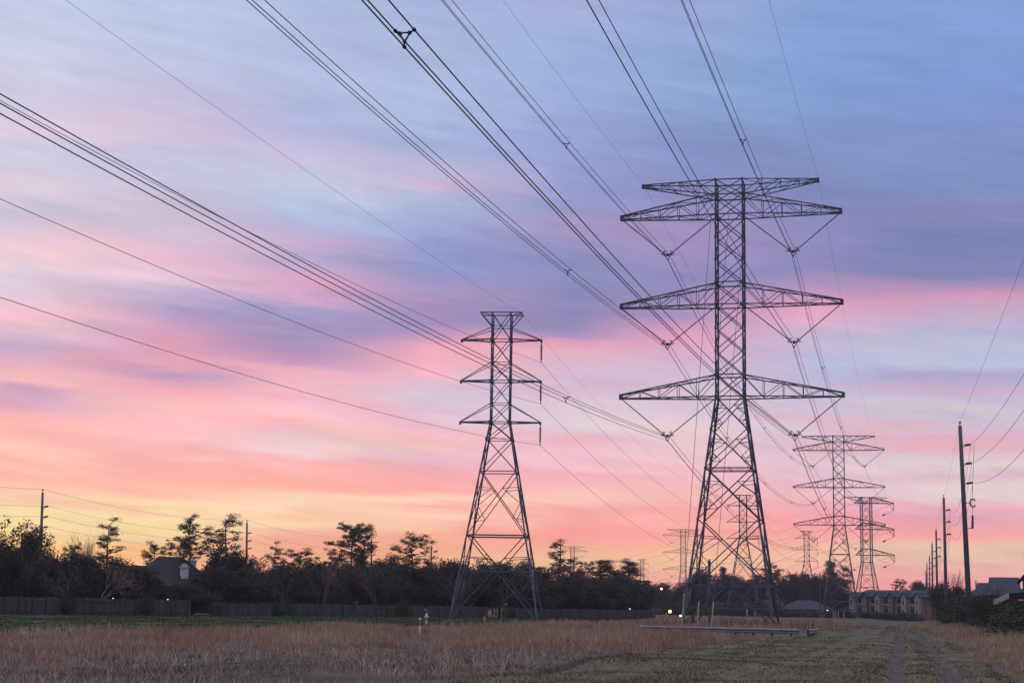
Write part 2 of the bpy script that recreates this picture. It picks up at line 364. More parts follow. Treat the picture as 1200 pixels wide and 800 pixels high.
# ------------------------------------------------------------------ grass
def blades(x, y, h, w, lean=.35):
    n = len(x); a = rng.random(n)*6.283; z = gz(x, y)
    base = np.stack([x, y, z], -1); sd_ = np.stack([np.cos(a), np.sin(a), np.zeros(n)], -1)*(w/2)[:, None]
    b = rng.random(n)*6.283; l = (rng.random(n)*lean*h)
    off = np.stack([np.cos(b)*l, np.sin(b)*l, np.zeros(n)], -1); up = np.array([0, 0, 1.])
    mid = base+off*.35+up*(h*.55)[:, None]; top = base+off+up*h[:, None]
    P0, P1, P2, P3 = base-sd_, base+sd_, mid+sd_*.7, mid-sd_*.7
    q = np.stack([P0, P1, P2, P3], 1).reshape(-1, 3); q2 = np.stack([P3, P2, top+sd_*.15, top-sd_*.15], 1).reshape(-1, 3)
    return np.concatenate([q, q2])
def scatter(y0, y1, dens, marg=1.35):
    """random ground points in the wedge ahead, density dens(y) per m2"""
    xs = []; ys = []; y = y0
    while y < y1:
        s = 4.; wd_ = .31*marg*(y+s)+4; n = int(dens(y+s/2)*s*2*wd_)
        xs.append(rng.uniform(-wd_, wd_, n)); ys.append(rng.uniform(y, y+s, n)); y += s
    return np.concatenate(xs), np.concatenate(ys)
DRY = mat('dry_tall_grass', (.34, .195, .128), .95, 0, 0, .17, (.66, .49, .34), island=.3, spec=.05)
STUB = mat('grey_stubble', (.175, .145, .12), .95, 0, 0, .6, (.44, .37, .31), island=.35, spec=.05)
SHORT = mat('short_green_brown_grass', (.14, .138, .068), .95, 0, 0, .3, (.27, .215, .15), island=.16, spec=.05)
TURF = mat('turf_blades', (.04, .068, .03), .95, 0, 0, .3, (.075, .10, .042), island=.3, spec=.05)
# tall dry grass, left field
def tuft(x, y, k, spread):
    return np.repeat(x, k)+rng.normal(0, spread, len(x)*k), np.repeat(y, k)+rng.normal(0, spread, len(x)*k)
x, y = scatter(22, 300, lambda y: 8 if y < 75 else (4.6 if y < 130 else 2))
infield = (x < xl(y)-.8+5*(vnoise(x/3.5, y/7)-.5)+1.5*rng.normal(size=len(x))*.5)&((x > gright(y)+2*(vnoise(x/4, y/4)-.5))|(y < 66+6*vnoise(x/6, y*0)))&(x > fx(y)+1)
n_ = vnoise(x/9+3, y/13+8)*.6+vnoise(x/3.1, y/3.7)*.4
n_ = .55*n_+.45*vnoise(x/21+1, y/24+5)
band = sm((y-55-18*(vnoise(x/15, y*0+2)-.5)-10*sm((-5-x)/12))/22)
tall = band*(.22+.78*sm((n_-.36)/.2))+.55*sm((n_-.60)/.1)
mk_ = (np.abs(x+5.42*y/99) < 1.0)&(y > 72)&(y < 100); tall = tall*(1-.85*mk_)
rd = np.abs(y-(126-(x-9.8)*1.48)); tall = tall*(1-.8*((x > 5)&(rd < 9)))
keep = infield&(rng.random(len(x)) < .08+.92*np.clip(tall, 0, 1))&(tall > .12)
x, y, tall = x[keep], y[keep], np.clip(tall[keep], 0, 1)
th_ = (.55+.75*rng.random(len(x)))
x, y = tuft(x, y, 7, .11); tall = np.repeat(tall, 7); th_ = np.repeat(th_, 7)
h = (.10+.46*tall*(.7+.5*vnoise(x/2.1+7, y/2.6)))*(.6+.5*rng.random(len(x)))*th_*np.clip(1.15-(y-80)/320, .6, 1)
tag(link('dry_grass', fastmesh('dry_grass', blades(x, y, h, np.full(len(x), .028)*(.7+y/160)), 4, DRY)), 'tall reddish dry grass across the left field', 'dry grass', kind='stuff')
# short stubble nearest the camera
x, y = scatter(20, 110, lambda y: 75 if y < 60 else 25)
keep = (x < xl(y))&(.6*vnoise(x/1.1, y/1.7)+.4*vnoise(x/4+5, y/5) > .40)
x, y = x[keep], y[keep]; cl = vnoise(x/.8, y/.8)
h = .04+.15*cl**2*(.5+rng.random(len(x)))
tag(link('stubble', fastmesh('stubble', blades(x, y, h, np.full(len(x), .03), .9), 4, STUB)), 'short grey brown stubble in the near field', 'stubble', kind='stuff')
# loose straw tufts and hollows in the stubble
x0, y0 = scatter(24, 84, lambda y: 1.3 if y < 60 else .8); k = (x0 < xl(y0)-.5)&(vnoise(x0/3.3+2, y0/4.1) > .48); x0, y0 = x0[k], y0[k]
x, y = tuft(x0, y0, 16, .15); hh = np.repeat(.12+.34*rng.random(len(x0))**1.5, 16)
STRAW = mat('straw', (.34, .24, .17), .95, 0, 0, .4, (.60, .48, .36), island=.3, spec=.05)
tag(link('straw_tufts', fastmesh('straw_tufts', blades(x, y, hh*(.6+.6*rng.random(len(x))), np.full(len(x), .028), .8), 4, STRAW)), 'pale straw tufts standing in the grey stubble', 'straw tufts', kind='stuff')
# mown corridor
x, y = scatter(14, 290, lambda y: 130 if y < 60 else (60 if y < 110 else 18))
u = (x-xl(y))/(xr(y)-xl(y)); inr = np.min([np.abs(u-c)*(xr(y)-xl(y)) for c in RUTS], 0) < .28
keep = (u > -.03)&(u < 1.02)&(~inr|(rng.random(len(x)) < .25))&(rng.random(len(x)) < .35+.65*vnoise(u*26, y/38))
x, y, u = x[keep], y[keep], u[keep]
h = (.03+.085*(.6*vnoise(u*26, y/38)+.4*vnoise(x/1.3, y/2.6))**1.5)*(.6+.8*rng.random(len(x)))
tag(link('mown_grass', fastmesh('mown_grass', blades(x, y, h, np.full(len(x), .028)*(.8+y/200), 1.0), 4, SHORT)), 'short mown grass of greenish brown along the path', 'mown grass', kind='stuff')
# tan grass on the right of the path
x, y = scatter(22, 320, lambda y: 40 if y < 110 else 16)
e = x-xr(y); keep = (e > .2)&(e < 22)&(rng.random(len(x)) < sm((e+1)/3)*(.35+.65*vnoise(x/2.4, y/4)))
x, y, e = x[keep], y[keep], e[keep]
h = (.2+.65*sm(e/4))*(.4+.75*vnoise(x/2.4, y/4))*(.6+.6*rng.random(len(x)))
tag(link('roadside_grass', fastmesh('roadside_grass', blades(x, y, h, np.full(len(x), .028)*(.7+y/160)), 4, DRY)), 'tall tan dry grass between the path and the hedge', 'dry grass', kind='stuff')
x, y = scatter(66, 262, lambda y: 12)
keep = (x > fx(y)+.3)&(x < gright(y)); x, y = x[keep], y[keep]
tag(link('verge_grass', fastmesh('verge_grass', blades(x, y, .05+.09*rng.random(len(x)), np.full(len(x), .06)), 4, TURF)), 'short green grass along the foot of the wooden fence', 'grass', kind='stuff')
# green weed tufts scattered in the stubble
x0 = rng.uniform(-24, 3, 22); y0 = 34+40*rng.random(22)**1.6; k = x0 < xl(y0)-1; x0, y0 = x0[k], y0[k]
x = np.repeat(x0, 26)+rng.normal(0, .16, len(x0)*26); y = np.repeat(y0, 26)+rng.normal(0, .16, len(x0)*26)
WEED = mat('weed_leaves', (.08, .09, .035), .9, 0, 0, .5, (.16, .14, .06), island=.3)
tag(link('weeds', fastmesh('weeds', blades(x, y, .06+.16*rng.random(len(x)), np.full(len(x), .03), .9), 4, WEED)), 'small yellow green weed tufts dotted over the near stubble', 'weeds', kind='stuff')

# dark dead weed stems round the foot of the tallest tower
x = 21.4+rng.normal(0, 5.5, 420); y = 158+rng.normal(0, 6, 420)
DEAD = mat('dead_stems', (.10, .06, .045), .95, 0, 0, .5, (.17, .10, .075), island=.3)
tag(link('dead_weeds', fastmesh('dead_weeds', blades(x, y, .5+.9*rng.random(420), np.full(420, .05), .7), 4, DEAD)), 'dark dead weed stems round the foot of the tallest tower', 'weeds', kind='stuff')

# ------------------------------------------------------------------ lattice towers
def xface(b, z0, h0, z1, h1, w, side):
    """one X on one face of a square tapering body; side 0..3"""
    def P(s, h, z):
        return [(s*h, -h, z), (h, s*h, z), (-s*h, h, z), (-h, -s*h, z)][side]
    b.ang(P(-1, h0, z0), P(1, h1, z1), w); b.ang(P(1, h0, z0), P(-1, h1, z1), w)
def ring(b, z, h, w):
    c = [(-h, -h, z), (h, -h, z), (h, h, z), (-h, h, z)]
    for i in range(4): b.ang(c[i], c[(i+1) % 4], w)
def lerp(a, b, t): return np.array(a)*(1-t)+np.array(b)*t
def redund(b, z0, h0, z1, h1, w):
    """small redundant members inside a wide X panel on all faces"""
    for sd_ in range(4):
        def P(s, h, z): return np.array([(s*h, -h, z), (h, s*h, z), (-s*h, h, z), (-h, -s*h, z)][sd_], float)
        hm = (h0+h1)/2; zm = (z0+z1)/2
        for s in (-1, 1):
            lo, hi = P(s, h0, z0), P(s, h1, z1); opp_hi, opp_lo = P(-s, h1, z1), P(-s, h0, z0)
            d1 = lerp(lo, opp_hi, .27); d2 = lerp(hi, opp_lo, .27); leg = P(s, hm, zm)
            b.ang(leg, d1, w); b.ang(leg, d2, w); b.ang(P(s, h0*.75+h1*.25, z0*.75+z1*.25), d1, w); b.ang(P(s, h0*.25+h1*.75, z0*.25+z1*.75), d2, w)
def arm(s, half, hb, zb, ht, tip_h, n, cw, w, parent, zt=None):
    """box-truss crossarm on side s: bottom chords level at zb, top chords rise to zb+ht at the body"""
    zt = zb if zt is None else zt
    m = MB(); td = .22
    bot = [(np.array([s*hb, y*hb, zb]), np.array([s*half, y*td, zt])) for y in (-1, 1)]
    top = [(np.array([s*hb, y*hb, zb+ht]), np.array([s*half, y*td, zt+tip_h])) for y in (-1, 1)]
    for a, b in bot+top: m.ang(a, b, cw)
    ts = np.linspace(0, 1, n+1)
    for k in range(2):
        for i, t in enumerate(ts):
            p, q = lerp(*bot[k], t), lerp(*top[k], t)
            if 0 < i: m.ang(p, q, w)
            if i < n: m.ang(q, lerp(*bot[k], ts[i+1]), w) if i % 2 == 0 else m.ang(p, lerp(*top[k], ts[i+1]), w)
    for i, t in enumerate(ts):
        m.ang(lerp(*bot[0], t), lerp(*bot[1], t), w)
        if i < n: m.ang(lerp(*bot[i % 2], t), lerp(*bot[1-i % 2], ts[i+1]), w); m.ang(lerp(*top[i % 2], t), lerp(*top[1-i % 2], ts[i+1]), w)
    m.box((s*half, 0, zt+tip_h/2), (.32, td*2+.12, tip_h+.12))
    return m.build('crossarm', STEEL, parent)
LB, HB = 4.22, 1.32
Z0, Z1, Z2, Z3 = 43.75, 40.26, 31.26, 22.20
WT, WA, YK, DK = 8.65, 10.78, 6.17, 3.93
def hA(z): return HB if z >= Z3 else HB+(LB-HB)*(Z3-z)/Z3
def gusset(b, h, z, s=.32):
    for i in (-1, 1):
        for j in (-1, 1): b.box((i*h, j*h, z), (s, s, s*1.3))
def make_A():
    t = empty('lattice_tower')
    lw = .19
    for i in (-1, 1):
        for j in (-1, 1):
            m = MB(); m.ang((i*LB, j*LB, .25), (i*HB, j*HB, Z3), lw, .05); m.ang((i*HB, j*HB, Z3), (i*HB, j*HB, Z0), .15, .04)
            m.build('leg', STEEL, t)
            f = MB(); f.tube([(i*LB, j*LB, -.8), (i*LB, j*LB, .3)], .38, 12); f.build('footing', CONC, t)
    b = MB(); w = .085
    body = [Z3, Z3+2.15]+list(np.linspace(Z3+2.15, Z2, 4))[1:]+[Z2+2.2]+list(np.linspace(Z2+2.2, Z1, 4))[1:]+[Z1+2.0, Z0]
    for a, c in zip(body[:-1], body[1:]):
        for sd_ in range(4): xface(b, a, HB, c, HB, w, sd_)
        gusset(b, HB, c, .19)
    for z in (Z3, Z3+2.15, Z2, Z2+2.2, Z1, Z1+2.0, Z0): ring(b, z, HB, .12)
    lo = [4.05, 10.3, 15.2, 19.0, Z3]
    for a, c in zip(lo[:-1], lo[1:]):
        for sd_ in range(4): xface(b, a, hA(a), c, hA(c), .095 if a > 12 else .11, sd_)
        redund(b, a, hA(a), c, hA(c), .06); gusset(b, hA(c), c, .21)
    ring(b, 15.2, hA(15.2), .13)
    h = hA(15.2); b.ang((0, -h, 15.2), (0, h, 15.2), .07); b.ang((-h, 0, 15.2), (h, 0, 15.2), .07)
    b.build('bracing', STEEL, t)
    b = MB()
    ring(b, 4.05, hA(4.05), .2); ring(b, 1.95, hA(1.95), .13)
    h4 = hA(4.05)
    for sd_ in range(4):
        def P(s, h, z): return [(s*h, -h, z), (h, s*h, z), (-s*h, h, z), (-h, -s*h, z)][sd_]
        for s in (-1, 1):
            b.ang(P(0, h4, 4.05), P(s, LB, .3), .13); b.ang(P(s, hA(2.2), 2.2), P(s*.5, (h4+LB)/2, 2.2), .07); b.ang(P(s*.5, h4, 4.05), P(s*.5, (h4+LB)/2, 2.2), .06)
            b.ang(P(s, hA(2.2), 2.2), P(s*.45, h4, 4.05), .06)
    b.build('base_bracing', STEEL, t)
    for s in (-1, 1):
        for z in (Z1, Z2, Z3): arm(s, WA, HB, z, 2.1, .38, 5, .115, .06, t)
        # earth-wire arm: top chord level at the peak, bottom chord rising from the body
        m = MB(); n = 4
        top = [(np.array([s*HB, y*HB, Z0]), np.array([s*WT, y*.15, Z0])) for y in (-1, 1)]
        bot = [(np.array([s*HB, y*HB, Z1+2.0]), np.array([s*WT, y*.15, Z0-.25])) for y in (-1, 1)]
        for a, c in top+bot: m.ang(a, c, .10)
        ts = np.linspace(0, 1, n+1)
        for k in range(2):
            for i, q in enumerate(ts):
                if i: m.ang(lerp(*bot[k], q), lerp(*top[k], q), .055)
                if i < n: m.ang(lerp(*bot[k], q), lerp(*top[k], ts[i+1]), .07)
        for i, q in enumerate(ts):
            m.ang(lerp(*top[0], q), lerp(*top[1], q), .06)
            if i < n: m.ang(lerp(*top[i % 2], q), lerp(*top[1-i % 2], ts[i+1]), .06)
        m.box((s*WT, 0, Z0-.12), (.25, .4, .4)); m.build('peak_arm', STEEL, t)
    return t
def make_V(s):
    """V-shaped insulator pair; its origin is the yoke"""
    t = empty('v_insulator')
    tipv = np.array([s*(WA-YK), 0, DK-.05]); bod = np.array([-s*(YK-HB-.05), 0, DK-.05])
    for e in (tipv, bod):
        m = MB(); d = e/np.linalg.norm(e); a = d*.45
        m.tube([a, e], .042, 6)
        ln = np.linalg.norm(e); k = .9
        while k < ln-.4: m.tube([d*k, d*(k+.05)], .08, 6); k += .22
        px_ = np.array([-d[2], 0, d[0]])
        for q in (.5, .62): m.bar(d*q-px_*.26, d*q+px_*.26, .07)
        m.build('insulator_string', INSUL, t)
    m = MB(); m.bar((-.46, 0, .22), (.46, 0, .22), .12, .09); m.bar((-.3, 0, .2), (-.06, 0, -.3), .07); m.bar((.3, 0, .2), (.06, 0, -.3), .07); m.prism([(-.16, -.02, .2), (.16, -.02, .2), (.1, -.02, -.02), (-.1, -.02, -.02)], (0, .04, 0))
    for c in ((-.3, 0, .16), (.3, 0, .16), (0, 0, -.34)): m.bar((c[0], -.22, c[2]), (c[0], .22, c[2]), .10)
    m.build('yoke_plate', STEEL2, t)
    return t

BB = dict(bw=4.2, b=(29.28, 24.93, 20.6), b0=32.1, bl=4.45, bt=2.17, hb=.98)
def hB(z): return .98 if z >= 20.6 else .98+(4.45-.98)*(20.6-z)/20.6
def make_B():
    t = empty('lattice_tower'); hb = .98
    for i in (-1, 1):
        for j in (-1, 1):
            m = MB(); m.ang((i*4.45, j*4.45, .2), (i*hb, j*hb, 20.6), .16, .04); m.ang((i*hb, j*hb, 20.6), (i*hb, j*hb, 32.1), .13, .04); m.build('leg', STEEL, t)
            f = MB(); f.tube([(i*4.45, j*4.45, -.8), (i*4.45, j*4.45, .25)], .32, 12); f.build('footing', CONC, t)
    b = MB(); w = .075
    lv = [20.6, 22.55, 24.93, 26.85, 29.28, 30.7, 32.1]
    for a, c in zip([20.6, 22.55, 24.93, 26.85, 29.28], [22.55, 24.93, 26.85, 29.28, 32.1]):
        for sd_ in range(4): xface(b, a, hb, c, hb, w, sd_)
    for z in lv: ring(b, z, hb, .09 if z in (20.6, 24.93, 29.28) else .06)
    for z in (20.6, 24.93, 29.28, 18.8): gusset(b, hB(z), z, .26)
    lo = [8.8, 15.4, 18.8, 20.6]
    for a, c in zip(lo[:-1], lo[1:]):
        for sd_ in range(4): xface(b, a, hB(a), c, hB(c), .085, sd_)
    ring(b, 18.8, hB(18.8), .07); ring(b, 15.4, hB(15.4), .1); ring(b, 8.8, hB(8.8), .15)
    redund(b, 8.8, hB(8.8), 15.4, hB(15.4), .055)
    b.build('bracing', STEEL, t)
    b = MB()
    for sd_ in range(4): xface(b, .2, 4.45, 8.8, hB(8.8), .1, sd_)
    redund(b, .2, 4.45, 8.8, hB(8.8), .07); ring(b, 5.2, hB(5.2), .13)
    b.build('base_bracing', STEEL, t)
    b = MB()
    for y in (-1, 1):
        b.ang((-2.17, y*hb, 32.1), (2.17, y*hb, 32.1), .12)
        for s in (-1, 1): b.ang((s*2.17, y*hb, 32.1), (s*hb, y*hb, 30.7), .09)
    for s in (-1, 1): b.ang((s*2.17, -hb, 32.1), (s*2.17, hb, 32.1), .1); b.ang((s*2.17, -hb, 32.1), (s*hb, hb, 32.1), .06)
    b.build('peak_frame', STEEL, t)
    for s in (-1, 1):
        for z, up in zip(BB['b'], (1.25, 1.92, 1.92)):
            m = MB()
            for y in (-1, 1):
                m.ang((s*hb, y*hb, z), (s*4.2, y*.12, z), .14); m.ang((s*hb, y*hb, z+up), (s*4.2, y*.12, z+.06), .075)
            for q in (.3, .6): 
                a = lerp((s*hb, -hb, z), (s*4.2, -.12, z), q); m.ang(a, (a[0], -a[1], z), .06)
            m.box((s*4.2, 0, z-.06), (.2, .4, .3)); m.build('crossarm', STEEL, t)
    return t
def make_hang(L_=2.05):
    t = empty('insulator_string'); m = MB(); k = .2
    m.tube([(0, 0, 0), (0, 0, -L_)], .035, 6); m.build('rod', INSUL, t)
    m = MB()
    while k < L_-.25: m.tube([(0, 0, -k), (0, 0, -k-.05), (0, 0, -k-.11)], [.05, .13, .10], 8); k += .15
    m.build('disc_stack', INSUL, t)
    m = MB(); m.box((0, 0, -L_), (.1, .35, .12)); m.build('clamp', STEEL2, t)
    return t
CZ = (41.6, 32.0, 22.6); CH = 1.75
def make_C():
    t = empty('angle_tower')
    hC = lambda z: CH if z >= 20 else CH+(4.9-CH)*(20-z)/20
    for i in (-1, 1):
        for j in (-1, 1):
            m = MB(); m.ang((i*4.9, j*4.9, .25), (i*CH, j*CH, 20), .3, .06); m.ang((i*CH, j*CH, 20), (i*CH, j*CH, 43.75), .28, .06); m.build('leg', STEEL, t)
    b = MB(); zs = np.linspace(20, 43.75, 9)
    for a, c in zip(zs[:-1], zs[1:]):
        for sd_ in range(4): xface(b, a, CH, c, CH, .12, sd_)
    for z in (20, *CZ, CZ[0]+2.1, CZ[1]+2.3, CZ[2]+2.3): ring(b, z, CH, .17)
    lo = [.3, 5.5, 11, 15.5, 20]
    for a, c in zip(lo[:-1], lo[1:]):
        for sd_ in range(4): xface(b, a, hC(a), c, hC(c), .12, sd_)
        ring(b, a+.01, hC(a), .13) if a > 1 else None
    b.build('bracing', STEEL, t)
    for k, z in enumerate(CZ):
        a = arm(-1, 4.0, CH, z, 2.1, .1, 2, .2, .1, t)
        a = arm(1, 10.2, CH, z, 2.2, .3, 4, .2, .1, t)
        m = MB()       # hanging outrigger frame at the right tip
        for y in (-.5, .5): m.ang((10.2, y, z), (10.2, y, z-2.4), .13); m.ang((8.4, y, z), (10.2, y, z-2.4), .1)
        m.bar((10.2, -.5, z-2.4), (10.2, .5, z-2.4), .14); m.build('outrigger', STEEL, t)
    for s in (-1, 1):
        m = MB()
        for y in (-1, 1): m.ang((s*CH, y*CH, 43.75), (s*8, 0, 43.75), .15); m.ang((s*CH, y*CH, 42.2), (s*8, 0, 43.7), .12)
        for q in (.33, .66): m.ang((s*(CH+(8-CH)*q), 0, 43.75), (s*(CH+(8-CH)*q), 0, 42.2+1.5*q), .1)
        m.build('peak_arm', STEEL, t)
    return t

def lat(th): return np.array([math.cos(th), -math.sin(th), 0])
def fwd(th): return np.array([math.sin(th), math.cos(th), 0])
A_T = [  # base x, y, heading, label, short name for wires
 (21.37, 162.84, .222, 'tallest and nearest lattice tower, three wide crossarms, right of centre in the field', 'the tallest tower'),
 (79.7, 408.0, .2279, 'three-arm lattice tower half the tallest one\'s size, in front of brick apartments', 'the half-size tower')]
TA = []
protoA = make_A()
p3 = at(800.5, 620, depth_for(800.5, 620, Z0)); p4 = at(671, 640, depth_for(671, 640, Z0)); p4[1] = p4[1]
A_ALL = A_T+[(p3[0], p3[1], -.05, 'faint wide-arm lattice tower in the far haze, just left of the tallest tower', 'the faint tower left of the tallest'),
             (p4[0], p4[1], -.12, 'faintest wide-arm lattice tower, far off beside the thin round-topped pine', 'the faintest far tower')]
GA = 'wide-armed double circuit lattice towers'
for i, (x, y, th, lb, sn) in enumerate(A_ALL):
    o = protoA if i == 0 else copy_tree(protoA)
    o.location = (x, y, float(gz(x, y)) if i < 1 else 0); o.rotation_euler.z = -th; tag(o, lb, 'tower', GA); TA.append(o)
protoV = {s: make_V(s) for s in (-1, 1)}; firstV = {-1: True, 1: True}
AZN = {Z1: 'upper', Z2: 'middle', Z3: 'lower'}; SN = {-1: 'left', 1: 'right'}
YPTS = []
for i, (x, y, th, lb, sn) in enumerate(A_ALL):
    d = {}
    for s in (-1, 1):
        for z in (Z1, Z2, Z3):
            p = np.array([x, y, z-DK])+lat(th)*s*YK; d[(s, AZN[z])] = p
            o = protoV[s] if firstV[s] else copy_tree(protoV[s]); firstV[s] = False
            o.location = tuple(p); o.rotation_euler.z = -th
            tag(o, 'V-shaped insulator pair under %s %s arm of %s' % (AZN[z], SN[s], sn), 'insulator', 'V-shaped insulators under the wide crossarms')
        d[(s, 'peak')] = np.array([x, y, Z0])+lat(th)*s*WT
    YPTS.append(d)
# angle tower
pc = at(1014.5, 581, depth_for(1014.5, 581, 43.75)); thC = -.02
tC = make_C(); tC.location = (pc[0], pc[1], -.5); tC.rotation_euler.z = -thC
tag(tC, 'one-sided lattice tower with drooping right arm tips, above the brick apartments', 'tower')
CP = {}
for s, hw in ((-1, 4.0), (1, 10.2)):
    for z, nm in zip(CZ, ('upper', 'middle', 'lower')): CP[(s, nm)] = np.array([pc[0], pc[1], z-.5])+lat(thC)*s*hw
    CP[(s, 'peak')] = np.array([pc[0], pc[1], 43.2])+lat(thC)*s*8
# strain insulators slung under the drooping tips
first = None
for z, nm in zip(CZ, ('upper', 'middle', 'lower')):
    a = np.array([10.2, 0, z-2.4]); b_ = np.array([6.0, -.4, z-4.4])
    t = empty('jumper_insulator', (pc[0], pc[1], -.5), -thC)
    m = MB(); m.tube([a, lerp(a, b_, .5), b_], .06, 6); m.build('insulator_string', INSUL, t)
    m = MB(); d = (b_-a)/np.linalg.norm(b_-a)
    for k in (.8, .88, .96): m.tube([lerp(a, b_, k-.02), lerp(a, b_, k+.02)], .3, 8)
    m.build('grading_ring', STEEL2, t)
    tag(t, 'slanting insulator hung from the %s drooping arm tip of the one-sided tower' % nm, 'insulator', 'insulators under the drooping arm tips')
# smaller line
GB = 'small lattice towers with insulators on one side'
p870 = at(870.5, 580, depth_for(870.5, 580, 32.1)); p945 = at(945, 622, depth_for(945, 622, 32.1)); p752 = at(752.5, 655, depth_for(752.5, 655, 32.1))
B_ALL = [(-1.09, 175.0, .084, 'slender lattice tower with short pointed arms, left of the tallest tower', 'the slender left tower'),
 (p870[0], p870[1], .22, 'small lattice tower seen through the legs of the tallest tower', 'the tower behind the tallest\'s legs'),
 (p945[0], p945[1], .1, 'small short-armed lattice tower between the tallest tower and the apartments', 'the small hedge tower'),
 (p752[0], p752[1], -.1, 'tiny faint short-armed lattice tower beyond the trees, beside the rounded pine', 'the tiny far tower')]
protoB = make_B(); BP = []; hang = make_hang(); fh = True
for i, (x, y, th, lb, sn) in enumerate(B_ALL):
    o = protoB if i == 0 else copy_tree(protoB); o.location = (x, y, 0); o.rotation_euler.z = -th; tag(o, lb, 'tower', GB)
    d = {}
    for z, nm in zip(BB['b'], ('upper', 'middle', 'lower')):
        p = np.array([x, y, z-.2])+lat(th)*4.2
        q = hang if fh else copy_tree(hang); fh = False; q.location = tuple(p); q.rotation_euler.z = -th
        tag(q, 'hanging disc insulators under %s right arm of %s' % (nm, sn), 'insulator', 'hanging insulator strings of the small towers')
        d[nm] = p-np.array([0, 0, 2.1])
    d['peak'] = np.array([x, y, 32.1])+lat(th)*2.17; BP.append(d)

# ------------------------------------------------------------------ overhead wires
def span(P0, P1, sag, n=64):
    t = np.linspace(0, 1, n); P = np.array(P0)[None]*(1-t[:, None])+np.array(P1)[None]*t[:, None]; P[:, 2] -= 4*sag*t*(1-t); return P
TRI = ((-.23, .10), (.23, .10), (0, -.30))
def spacer_mesh():
    m = MB(); pts = [np.array([a, 0, b]) for a, b in TRI]; c = sum(pts)/3
    inn = [lerp(c, p, .52) for p in pts]
    for i in range(3):
        m.tube([inn[i], lerp(inn[i], inn[(i+1) % 3], .5)+(lerp(inn[i], inn[(i+1) % 3], .5)-c)*.12, inn[(i+1) % 3]], [.028, .02, .028], 8)
        m.tube([inn[i]+np.array([0, -.03, 0]), inn[i]+np.array([0, .03, 0])], .045, 10)
        m.tube([inn[i], pts[i]], [.026, .02], 8)
        m.tube([pts[i]+np.array([0, -.07, 0]), pts[i]+np.array([0, 0, 0]), pts[i]+np.array([0, .07, 0])], [.035, .05, .035], 10)
    return m
_sp_me = None
def bundle(P0, P1, sag, label, group, spc=(), r=.0205, n=72):
    global _sp_me
    d = P1-P0; th = math.atan2(d[0], d[1]); la = lat(th)
    t = empty('conductor_bundle', P1)
    C = span(P0, P1, sag, n)
    for a, b in TRI:
        m = MB(); m.tube([c+la*a+np.array([0, 0, b])-P1 for c in C], r, 5); m.build('conductor', CABLE, t, True)
    for q in spc:
        o = span(P0, P1, sag, 2001)[int(q*2000)]-P1
        if _sp_me is None: s = spacer_mesh().build('spacer', STEEL2, t, True); _sp_me = s.data
        else: s = link('spacer', _sp_me, t)
        s.location = tuple(o); s.rotation_euler.z = -th
    return tag(t, label, 'power cable', group)
def single(P0, P1, sag, label, group, r=.014, n=48, name='wire'):
    m = MB(); m.tube([c-P1 for c in span(P0, P1, sag, n)], r, 5); o = m.build(name, CABLE, None, True); o.location = tuple(P1)
    return tag(o, label, 'power cable' if 'conductor' in name else 'wire', group)
def qnear(P0, P1, sag, px, py):
    C = span(P0, P1, sag, 2001); best = None
    d = C-np.array([0, 0, HC]); z = d@_F; u = 600+FPX*(d@_R)/z; v = 400-FPX*(d@_U)/z
    e = np.hypot(u-px, v-py)+np.where(z < 5, 1e6, 0); return float(e.argmin())/2000
thp, Lp, sgp, sgs, ttp, dzp = .238, 274.8, 4.207, 3.739, .249, 1.8
prevA = np.array([21.37, 162.84, 0])-Lp*fwd(thp)
NSP = {(-1, 'lower'): [(661, 471)], (-1, 'middle'): [(662, 322)], (-1, 'upper'): [(662, 171)], (1, 'lower'): [(475, 42)], (1, 'upper'): [(871, 165)], (1, 'middle'): []}
NEARL = {(-1, 'lower'): 'leftmost three-wire bundle, from the left edge to the tallest tower\'s lower left arm',
 (-1, 'middle'): 'three-wire bundle from the top edge to the tallest tower\'s middle left arm',
 (-1, 'upper'): 'three-wire bundle from the top edge to the tallest tower\'s upper left arm',
 (1, 'lower'): 'thickest nearest three-wire bundle, with the big triangular spacer near the top edge',
 (1, 'middle'): 'three-wire bundle from the top edge to the tallest tower\'s middle right arm',
 (1, 'upper'): 'rightmost three-wire bundle, from the top edge to the tallest tower\'s upper right arm'}
